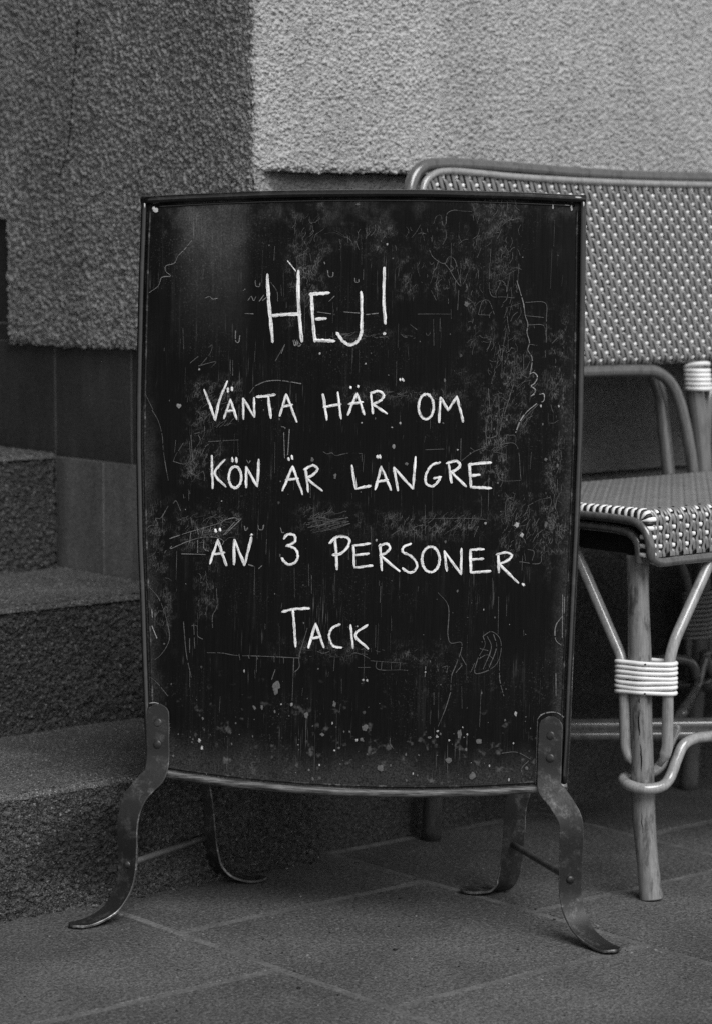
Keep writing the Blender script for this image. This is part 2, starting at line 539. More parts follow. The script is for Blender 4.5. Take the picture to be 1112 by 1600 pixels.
def cane(name, tone, dark, rough=0.38, mott=0.5):
    """varnished rattan pole: blotches, long fibres, dark nicks"""
    m = NT(name)
    n1 = m.noise(1, 5, 0.7, m.coord((85, 85, 24))); n2 = m.noise(1, 3, 0.6, m.coord((500, 500, 18))); n3 = m.noise(210, 3, 0.6)
    t = m.mix(m.math('MULTIPLY', m.ramp(n1, 0.46, 0.64), mott), tone, dark)
    t = m.math('MULTIPLY', t, m.lin(n2, 0.3, 0.7, 0.75, 1.2))
    t = m.math('MULTIPLY', t, m.lin(n3, 0.3, 0.7, 0.94, 1.06))
    nick = m.math('MULTIPLY', m.ramp(m.noise(1, 2, 0.5, m.coord((420, 420, 60), (0, 0, 0), (1, 5, 2))), 0.70, 0.76), 0.75)
    t = m.mix(nick, t, dark * 0.4)
    m.grey(t); m.rough(m.lin(n3, 0.3, 0.7, rough, rough + 0.15)); m.spec(0.5)
    m.bump(m.math('ADD', n2, m.math('MULTIPLY', n3, 0.15)), 0.08, 0.0006)
    return m.mat

def worn_lip(name):
    m = NT(name)
    n1 = m.noise(1, 4, .65, m.coord((26, 500, 500))); n2 = m.noise(1, 3, .6, m.coord((90, 900, 700), (0, 0, 0), (3, 1, 2)))
    t = m.math('MULTIPLY', m.lin(n1, .38, .62, .05, .26), m.lin(n2, .3, .7, .6, 1.3))
    m.grey(t); m.metal(.4); m.rough(.36); m.spec(.5); m.bump(n2, .15, .0006)
    return m.mat

M_NOSING = granite('worn_nosing', 0.112, 0.0035, 210)
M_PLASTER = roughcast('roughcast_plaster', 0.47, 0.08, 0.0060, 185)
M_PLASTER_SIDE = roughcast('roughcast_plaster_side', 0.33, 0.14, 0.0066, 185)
M_BASECOAT = roughcast('base_coat', 0.15, 0.25, 0.003, 240, True)
M_GRANITE = granite('rough_granite', 0.066, 0.0100, 150, stain=True)
M_TREAD = granite('hammered_granite', 0.094, 0.0046, 180)
M_GRANITE_BASE = granite('plinth_granite', 0.045, 0.0035, 220)
M_TILE = honed('honed_dark_stone', 0.053)
M_TILE_LOW = honed('honed_stone_sky_sheen', 0.21)  # sky reflection on the lower row painted in as a lighter tone
M_TILE_DARK = honed('black_stone', 0.035)
M_JOINT = plain('tile_joint', 0.24, 0.9, 0.3, 200)
M_SLAB = paving('paving_slab', 0.080)
M_MORTAR = mortar('mortar', 0.165)
M_ASPHALT = plain('asphalt', 0.06, 0.9, 0.3, 200)
M_WOOD = plain('dark_wood', 0.04, 0.5, 0.3, 30)
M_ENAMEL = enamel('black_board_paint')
M_RIM = iron('black_rim_paint', 0.008, 0.05, 0.14, 0.03)
M_RIM_WORN = worn_lip('worn_lip')
M_BEAD = iron('worn_bead', 0.014, 0.22, 0.34)
M_ROD = iron('grey_iron', 0.11, 0.22, 0.4)
M_GRIT = plain('pale_grit', 0.22, 0.9, 0.4, 200, 0.2, 0)
M_IRON = iron('dark_iron', 0.038, 0.15, 0.26)
M_EDGE = iron('bare_iron', 0.10, 0.5, 0.26)
M_CHALK = chalk('chalk_paint')
M_CANE = cane('rattan', 0.12, 0.045, 0.17)
M_CANE_SHADED = cane('shaded_rattan', 0.05, 0.02, 0.3)  # rattan with the shade behind the board put into its colour
M_CANE_PALE = cane('pale_rattan', 0.34, 0.16, 0.17, mott=0.5)
M_LEG = cane('weathered_rattan', 0.24, 0.05, 0.30, 0.8)
M_WRAP = plain('white_binding', 0.90, 0.36, 0.08, 60, 0.45, 0.05)
M_GREYSTRAND = plain('grey_strand', 0.20, 0.36, 0.14, 45, 0.5, 0.05)
M_WHITESTRAND = plain('white_strand', 0.95, 0.4, 0.05, 60, 0.5, 0.0)
M_BLACKSTRAND = plain('black_strand', 0.012, 0.5, 0.1, 60, 0.4, 0.0)
M_DARKBOARD = plain('dark_board', 0.02, 0.6, 0.2, 60)
M_CRACK = plain('crack', 0.012, 0.9, 0.1, 60, 0.1, 0)
def tone_mat(t):
    k = 'worn_paint_%d' % round(t * 10)
    if k in bpy.data.materials: return bpy.data.materials[k]
    return plain(k, 0.03 + 0.55 * t * t, 0.75, 0.35, 500, 0.2, 0)
varnish(M_CANE, 0.8, 0.12); varnish(M_CANE_PALE, 0.8, 0.10); varnish(M_LEG, 0.35, 0.2); varnish(M_RIM, 1.0, 0.04); varnish(M_GREYSTRAND, 0.3, 0.2)

# ================================================================== large structure
GRID = R(39.5)                                   # the facade and paving run at this angle
ga = np.array((math.cos(GRID), math.sin(GRID))); gp = np.array((-math.sin(GRID), math.cos(GRID)))
def gw(a, p, z=0.0):
    q = ga * a + gp * p
    return (q[0], q[1], z)

# ---- ground and paving
mb = MB(); mb.add([(-90, -90, -0.06), (90, -90, -0.06), (90, 90, -0.06), (-90, 90, -0.06)], [(0, 1, 2, 3)])
tag(mb.build('ground', M_ASPHALT, smooth=False), kind='structure')

PO = (1.8, 0.6)
pav = empty('pavement', gw(*PO), GRID); tag(pav, kind='structure')
mb = MB(); mb.add([(-3.2, -1.8, -0.0010), (3.4, -1.8, -0.0010), (3.4, 2.3, -0.0010), (-3.2, 2.3, -0.0010)], [(0, 1, 2, 3)])
mb.build('mortar_bed', M_MORTAR, pav, smooth=False)
SL = 0.367
def slab_mesh(k):
    r_ = random.Random(100 + k)
    n = 8
    mb = MB(); w = SL / 2 - 0.0036
    ring = []
    # outline with a slightly uneven, chipped arris
    pts = []
    for sx, sy, ex, ey in ((-1, -1, 1, -1), (1, -1, 1, 1), (1, 1, -1, 1), (-1, 1, -1, -1)):
        for i in range(n):
            t = i / n
            x = (sx + (ex - sx) * t) * w; y = (sy + (ey - sy) * t) * w
            j = r_.uniform(-0.0012, 0.0008)
            l = max(abs(x), abs(y)); pts.append((x * (1 + j / l), y * (1 + j / l)))
    m_ = len(pts)
    bot = [(x, y, -0.03) for x, y in pts]
    mid = [(x, y, -0.0018 - r_.uniform(0, 0.0006)) for x, y in pts]
    top = [(x * (1 - 0.012 - r_.uniform(0, .004)), y * (1 - 0.012 - r_.uniform(0, .004)), 0.0) for x, y in pts]
    vs = bot + mid + top
    fs = []
    for i in range(m_):
        j = (i + 1) % m_
        fs += [(i, j, m_ + j, m_ + i), (m_ + i, m_ + j, 2 * m_ + j, 2 * m_ + i)]
    fs.append(tuple(2 * m_ + i for i in range(m_)))
    mb.add(vs, fs)
    me_o = mb.build('paving_slab', M_SLAB, pav, smooth=False)
    return me_o
protos = [slab_mesh(k) for k in range(5)]
used = [False] * 5
C0 = 1.626                                        # a joint line between two columns of slabs
for ci in range(-7, 8):
    a_c = C0 + SL * (ci + 0.5)
    off = 2.284 if ci % 2 == 0 else 2.098
    for pi in range(-8, 2):
        p_c = off + SL * (pi - 0.5)
        if p_c + SL / 2 > 2.75: continue
        k = random.randrange(5)
        if not used[k]:
            o = protos[k]; used[k] = True
        else:
            o = protos[k].copy(); COL.objects.link(o)
        o.location = (a_c - PO[0], p_c - PO[1], random.uniform(-0.0006, 0.0004))
        o.rotation_euler = (random.uniform(-.0008, .0008), random.uniform(-.0008, .0008), random.choice((0, 1, 2, 3)) * math.pi / 2)
for k in range(5):
    if not used[k]: bpy.data.objects.remove(protos[k])

# ---- building
AW, PF = 1.9655, 2.583                            # side wall plane (a) and facade plane (p)
bld = empty('building', gw(AW, PF), GRID)
tag(bld, 'pale roughcast plaster building corner with dark tiled doorway wall behind the signboard', 'building')
BO = (AW, PF, 0.0)
core = MB()
core.box((AW + 0.0185, 2.6105, -0.05), (7.5, 6.2, 4.6))
core.box((0.62, 3.86, -0.05), (AW + 0.02, 6.2, 4.6))
core.box((0.60, PF + 0.14, 2.75), (AW + 0.0185, 3.87, 4.6))
core.build('masonry', M_BASECOAT, bld, smooth=False, off=BO)
core = MB(); core.box((-4.5, PF, -0.05), (0.60, 6.2, 4.6))
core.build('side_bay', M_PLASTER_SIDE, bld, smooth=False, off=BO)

wob = lambda x, s: noise.noise((x * s, 3.1, 7.7))
# facade plaster: ends in a ragged lower lip over the base coat
LIP = 0.857
def fac(u, v):
    lip = 0.0022 * wob(u, 22) + 0.0012 * wob(u + 5, 90)
    z = v + (lip if v < LIP + 0.02 else 0)
    back = 0.0
    if v < LIP + 0.008: back = 0.004 * ((LIP + 0.008 - v) / 0.008) ** 2
    if u < AW + 0.008: back += 0.005 * ((AW + 0.008 - u) / 0.008) ** 2
    return np.array((u, PF + back, z)), np.array((0, -1, 0))
us = spaced([(AW, AW + 0.01, 0.0025), (AW + 0.01, 2.95, 0.0022), (2.95, 3.4, 0.03), (3.4, 7.5, 0.4)])
vs = spaced([(LIP, LIP + 0.29, 0.0022), (LIP + 0.29, 1.75, 0.005), (1.75, 4.6, 0.3)])
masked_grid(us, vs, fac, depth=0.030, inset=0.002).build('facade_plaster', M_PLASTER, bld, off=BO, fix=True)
# base coat strip below the lip
def bas(u, v): return np.array((u, PF + 0.0165 - (0.006 * max(0, wob(u * 1.0 + v, 30)) if u < AW + 0.05 else 0), v)), np.array((0, -1, 0))
us = spaced([(AW + 0.009, 2.95, 0.0032), (2.95, 3.4, 0.03), (3.4, 7.5, 0.4)])
vs = spaced([(0.44, LIP + 0.012, 0.0034)])
masked_grid(us, vs, bas, depth=0.004, inset=0.0).build('base_coat', M_BASECOAT, bld, off=BO)
# projecting granite plinth of the facade
PG = 2.477
prof = [(PG, -0.03), (PG, 0.405), (PG + 0.003, 0.414), (PG + 0.010, 0.419), (PG + 0.12, 0.428)]
def along(prof, step):
    out = []
    for (p0, z0), (p1, z1) in zip(prof[:-1], prof[1:]):
        n = max(1, int(math.hypot(p1 - p0, z1 - z0) / step))
        out += [(p0 + (p1 - p0) * k / n, z0 + (z1 - z0) * k / n) for k in range(n)]
    return out + [prof[-1]]
def sweep(prof, us, step):
    pr = along(prof, step)
    ts = list(range(len(pr)))
    def fn(u, t):
        t = max(0, min(len(pr) - 1, t)); i = int(min(t, len(pr) - 2)); f_ = t - i
        p = pr[i][0] * (1 - f_) + pr[i + 1][0] * f_; z = pr[i][1] * (1 - f_) + pr[i + 1][1] * f_
        d = np.array((0, pr[i + 1][0] - pr[i][0], pr[i + 1][1] - pr[i][1])); d /= np.linalg.norm(d)
        return np.array((u, p, z)), np.array((0, -d[2], d[1]))
    return masked_grid(us, ts, fn, depth=0.02, inset=0.0)
us = spaced([(AW - 0.004, 2.9, 0.004), (2.9, 3.4, 0.03), (3.4, 7.5, 0.4)])
sweep(prof, us, 0.004).build('plinth', M_GRANITE_BASE, bld, off=BO)

# side wall plaster (faces the steps), notched above the dark corner block
NP, NZ, BT = 3.170, 0.801, 0.6225
def sidew(u, v):
    wp = 0.0022 * wob(v, 60) if abs(u - NP) < 0.004 else 0.0
    wz = 0.003 * wob(u, 55) + 0.0015 * wob(u, 160) if v < BT + 0.012 else 0.0
    back = 0.0
    if v < BT + 0.010: back = 0.003 * ((BT + 0.010 - v) / 0.010) ** 2
    return np.array((AW + back, u + wp, v + wz)), np.array((-1, 0, 0))
us = spaced([(PF + 0.0035, NP, 0.0022), (NP, NP + 0.03, 0.0022), (NP + 0.03, 3.86, 0.005)])
vs = spaced([(BT, NZ, 0.0022), (NZ, 1.15, 0.0022), (1.15, 1.75, 0.005), (1.75, 4.6, 0.3)])
sw = masked_grid(us, vs, sidew, keep=lambda u, v: not (u > NP and v < NZ), depth=0.018, inset=0.001)
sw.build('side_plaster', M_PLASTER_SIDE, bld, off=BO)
# hairline crack is part of the plaster: a fine groove line of dark filler
cr = MB()
cpts = [(0, 0.0)]
ck = [(2.977, 1.075), (2.985, 1.03), (2.993, 0.985), (3.0, 0.93), (3.012, 0.885), (3.03, 0.86)]
pth = [(AW - 0.0012, p + 0.002 * wob(z, 90), z) for p, z in [(a_, b_) for a_, b_ in [tuple(q) for q in catmull([(x, y) for x, y in ck], 10)]]]
cr.tube(pth, 0.0009, 5)
cr.build('hairline_crack', M_CRACK, bld, off=BO)

# dark stone tiles under the side plaster, joints left open in front of a joint sheet
TA = AW + 0.0075
jb = MB(); jb.box((TA + 0.0007, PF + 0.02, 0.28), (AW + 0.0183, 3.86, BT + 0.01)); jb.box((TA + 0.0007, NP - 0.01, BT), (AW + 0.0183, 3.86, NZ + 0.01))
jb.build('joint_bed', M_JOINT, bld, smooth=False, off=BO)
def tile(p0, p1, z0, z1, mat, name='wall_tile', out=0.0):
    g = 0.0011
    mb = MB(); c = 0.0008
    a0, a1 = TA - out, TA + 0.0095
    y0, y1, w0, w1 = p0 + g, p1 - g, z0 + g, z1 - g
    mb.add([(a1, y0, w0), (a1, y1, w0), (a1, y1, w1), (a1, y0, w1),
            (a0 + c, y0, w0), (a0 + c, y1, w0), (a0 + c, y1, w1), (a0 + c, y0, w1),
            (a0, y0 + c, w0 + c), (a0, y1 - c, w0 + c), (a0, y1 - c, w1 - c), (a0, y0 + c, w1 - c)],
           [(0, 1, 2, 3), (8, 11, 10, 9), (0, 4, 5, 1), (1, 5, 6, 2), (2, 6, 7, 3), (3, 7, 4, 0), (4, 8, 9, 5), (5, 9, 10, 6), (6, 10, 11, 7), (7, 11, 8, 4)])
    return mb.build(name, mat, bld, smooth=False, off=BO)
J1, J2, J3 = 0.309, 0.4665, BT + 0.004
up = [PF + 0.03, 2.683, 2.871, 3.0605, 3.249, 3.4385, 3.63, 3.86]
for p0, p1 in zip(up[:-1], up[1:]): tile(p0, p1, J2, J3, M_TILE, out=random.uniform(-.0004, .0006))
lo = [PF + 0.03, 2.756, 2.941, 3.06]
for p0, p1 in zip(lo[:-1], lo[1:]): tile(p0, p1, J1 - 0.02, J2, M_TILE_LOW, out=random.uniform(-.0004, .0006))
tile(NP + 0.001, NP + 0.19, J3, 0.6515, M_TILE_DARK, 'corner_block')
tile(NP + 0.001, NP + 0.19, 0.6515, NZ - 0.001, M_TILE_DARK, 'corner_block')

# door at the head of the steps
dr = MB(); dr.box((0.66, 3.80, 0.475), (1.90, 3.855, 2.70)); dr.build('door', M_WOOD, bld, smooth=False, off=BO)

# ---- stone steps
SO = (1.45, 2.447, 0.0)
st = empty('stone_steps', gw(SO[0], SO[1]), GRID)
tag(st, 'rough grey granite doorstep flight climbing left beside the dark tiled wall', 'steps')
def stair(p0, z0, z1, a_end, p_back, seed):
    r_ = random.Random(seed)
    e = 0.005
    pr_r = [(p0, z0 - 0.03), (p0 - 0.001, (z0 + z1) / 2), (p0, z1 - e)]
    pr_n = [(p0 - .0003, z1 - e * 1.3), (p0, z1 - e * .6), (p0 + e * .5, z1 - e * .05), (p0 + e * 1.6, z1 + .0004)]
    pr_t = [(p0 + e * 1.2, z1), (p_back, z1 + 0.001)]
    us = spaced([(0.61, 1.40, 0.05), (1.40, a_end, 0.0027)])
    s1 = sweep(pr_r, us, 0.0027); s2 = sweep(pr_t, us, 0.004); s3 = sweep(pr_n, us, 0.002)
    mb = MB(); mb.add(s1.v, s1.f, 0); mb.add(s2.v, s2.f, 1); mb.add(s3.v, s3.f, 2)
    mb.box((0.61, p0 + 0.012, z0 - 0.03), (a_end - 0.003, p_back, z1 - 0.012), 0)
    mb.build('step', [M_GRANITE, M_TREAD, M_NOSING], st, off=SO, smooth='auto')
stair(2.447, 0.0, 0.1435, 1.9555, 2.78, 1)
stair(2.742, 0.1435, 0.309, 1.964, 3.05, 2)
stair(3.022, 0.309, 0.4735, 1.9455, 3.80, 3)
LETTERS=[(39,[[-950,7343,-925,7030,-872,6580],[-594,7390,-576,6954,-535,6587],[-893,6877,-731,6895,-556,6899]]),
(12,[[-718,7499,-675,7449,-621,7382]]),
(39,[[-436,7126,-419,6892,-388,6588],[-457,7122,-354,7129,-235,7139],[-380,6842,-266,6849],[-389,6604,-281,6600,-162,6594]]),
(37,[[128,7151,142,6832,136,6677,91,6591,20,6555,-59,6590,-137,6691]]),
(36,[[386,7426,386,7051,407,6795],[393,6686,406,6679]]),
(29,[[-1660,6037,-1591,5864,-1526,5690],[-1526,5690,-1479,5920,-1390,6136]]),
(29,[[-1382,6058,-1382,6012],[-1336,6067,-1335,6027],[-1423,5710,-1352,5930],[-1352,5930,-1275,5706],[-1396,5793,-1303,5805]]),
(29,[[-1194,5707,-1204,5941],[-1204,5941,-1070,5732],[-1070,5732,-1078,5951]]),
(32,[[-1050,5961,-947,5971,-832,5989],[-914,5962,-878,5722]]),
(30,[[-776,5749,-706,5992],[-706,5992,-579,5684],[-750,5851,-633,5878]]),
(30,[[-283,6001,-234,5709],[-114,6021,-72,5722],[-273,5851,-75,5889]]),
(30,[[4,5768,99,6011],[99,6011,193,5770],[11,5889,171,5914],[29,6087,34,6066],[109,6100,114,6079]]),
(30,[[287,5787,259,6013],[255,6017,358,6037,406,5986,360,5928,285,5892],[285,5892,445,5787]]),
(29,[[912,6002,939,5976,959,5936,969,5887,968,5836,955,5790,933,5754,905,5735,874,5733,845,5750,821,5784,805,5829,801,5880,808,5929,825,5971,851,5999,881,6010,928,6002]]),
(30,[[1034,5696,1045,5974],[1045,5974,1132,5832],[1132,5832,1227,5990],[1227,5990,1302,5706]]),
(22,[[584,6179,591,6160],[612,6184,617,6160]]),
(30,[[-1558,5287,-1541,4916],[-1405,5247,-1520,5086,-1386,4937]]),
(30,[[-1259,5162,-1235,5140,-1218,5105,-1209,5063,-1210,5019,-1221,4978,-1240,4948,-1264,4930,-1291,4929,-1317,4944,-1337,4973,-1350,5012,-1354,5056,-1348,5099,-1333,5135,-1311,5159,-1285,5169,-1245,5162],[-1319,5269,-1315,5223],[-1274,5269,-1266,5213]]),
(30,[[-1148,4933,-1156,5165],[-1156,5165,-1022,4948],[-1022,4948,-1009,5253]]),
(30,[[-727,4907,-617,5182],[-617,5182,-496,4866],[-697,5026,-549,5047],[-667,5276,-659,5246],[-630,5301,-620,5262]]),
(30,[[-430,4894,-468,5157],[-486,5144,-385,5195,-329,5159,-374,5095,-457,5048],[-457,5048,-274,4911]]),
(32,[[62,5202,107,4939],[107,4939,279,4975]]),
(30,[[327,4934,392,5195],[392,5195,508,4930],[339,5020,471,5045],[345,5315,351,5288],[371,5320,379,5288]]),
(30,[[586,4931,534,5186],[534,5186,755,4950],[755,4950,776,5305]]),
(30,[[1054,5251,961,5215,897,5110,906,5006,977,4984,1039,5043,1061,5085],[982,5070,1068,5090]]),
(30,[[1186,5022,1152,5230],[1124,5241,1240,5266,1276,5220,1219,5161,1177,5149],[1177,5149,1350,4983]]),
(32,[[1381,5233,1404,4979],[1369,5228,1497,5246,1625,5255],[1402,5106,1499,5119],[1397,4979,1514,4976,1630,4971]]),
(33,[[-1557,4061,-1469,4337],[-1469,4337,-1364,4046],[-1512,4171,-1391,4192],[-1503,4452,-1495,4422],[-1450,4464,-1442,4434]]),
(33,[[-1276,4057,-1276,4341],[-1276,4341,-1154,4051],[-1154,4051,-1076,4372],[-1081,4401,-1075,4394]]),
(30,[[-704,4361,-658,4413,-580,4400,-573,4337,-674,4280],[-663,4289,-562,4246,-538,4164,-578,4091,-652,4075,-728,4146]]),
(32,[[-86,4029,-111,4382],[-175,4321,-121,4382,-20,4402,46,4367,29,4285,-44,4211,-139,4191]]),
(30,[[95,4305,111,4054],[88,4300,283,4328],[113,4194,269,4215],[111,4054,312,4081]]),
(30,[[419,4028,394,4323],[381,4299,472,4331,508,4290,467,4231,392,4199],[397,4200,619,4025]]),
(30,[[742,4337,661,4298,650,4247,757,4191,817,4099,783,4029,725,4016,653,4061]]),
(30,[[999,4299,1031,4273,1054,4233,1066,4183,1064,4131,1049,4084,1024,4048,991,4027,955,4025,920,4042,893,4076,875,4122,870,4173,878,4224,899,4266,928,4295,964,4306,1018,4299]]),
(30,[[1151,4037,1119,4261],[1119,4261,1310,4006],[1310,4006,1309,4295]]),
(30,[[1410,4286,1421,4031],[1410,4281,1561,4293],[1419,4170,1558,4185],[1415,4027,1640,4048]]),
(30,[[1733,4034,1720,4246],[1701,4234,1817,4259,1875,4226,1819,4167,1731,4131],[1731,4131,1951,3923],[1999,3915,2018,3897]]),
(32,[[-708,3538,-585,3569,-395,3586],[-585,3565,-561,3336,-546,3149]]),
(30,[[-398,3141,-320,3417],[-320,3417,-220,3146],[-364,3247,-258,3267]]),
(30,[[-40,3415,-129,3370,-163,3276,-114,3172,-18,3152]]),
(29,[[79,3411,113,3149],[269,3416,132,3298,281,3150]])]
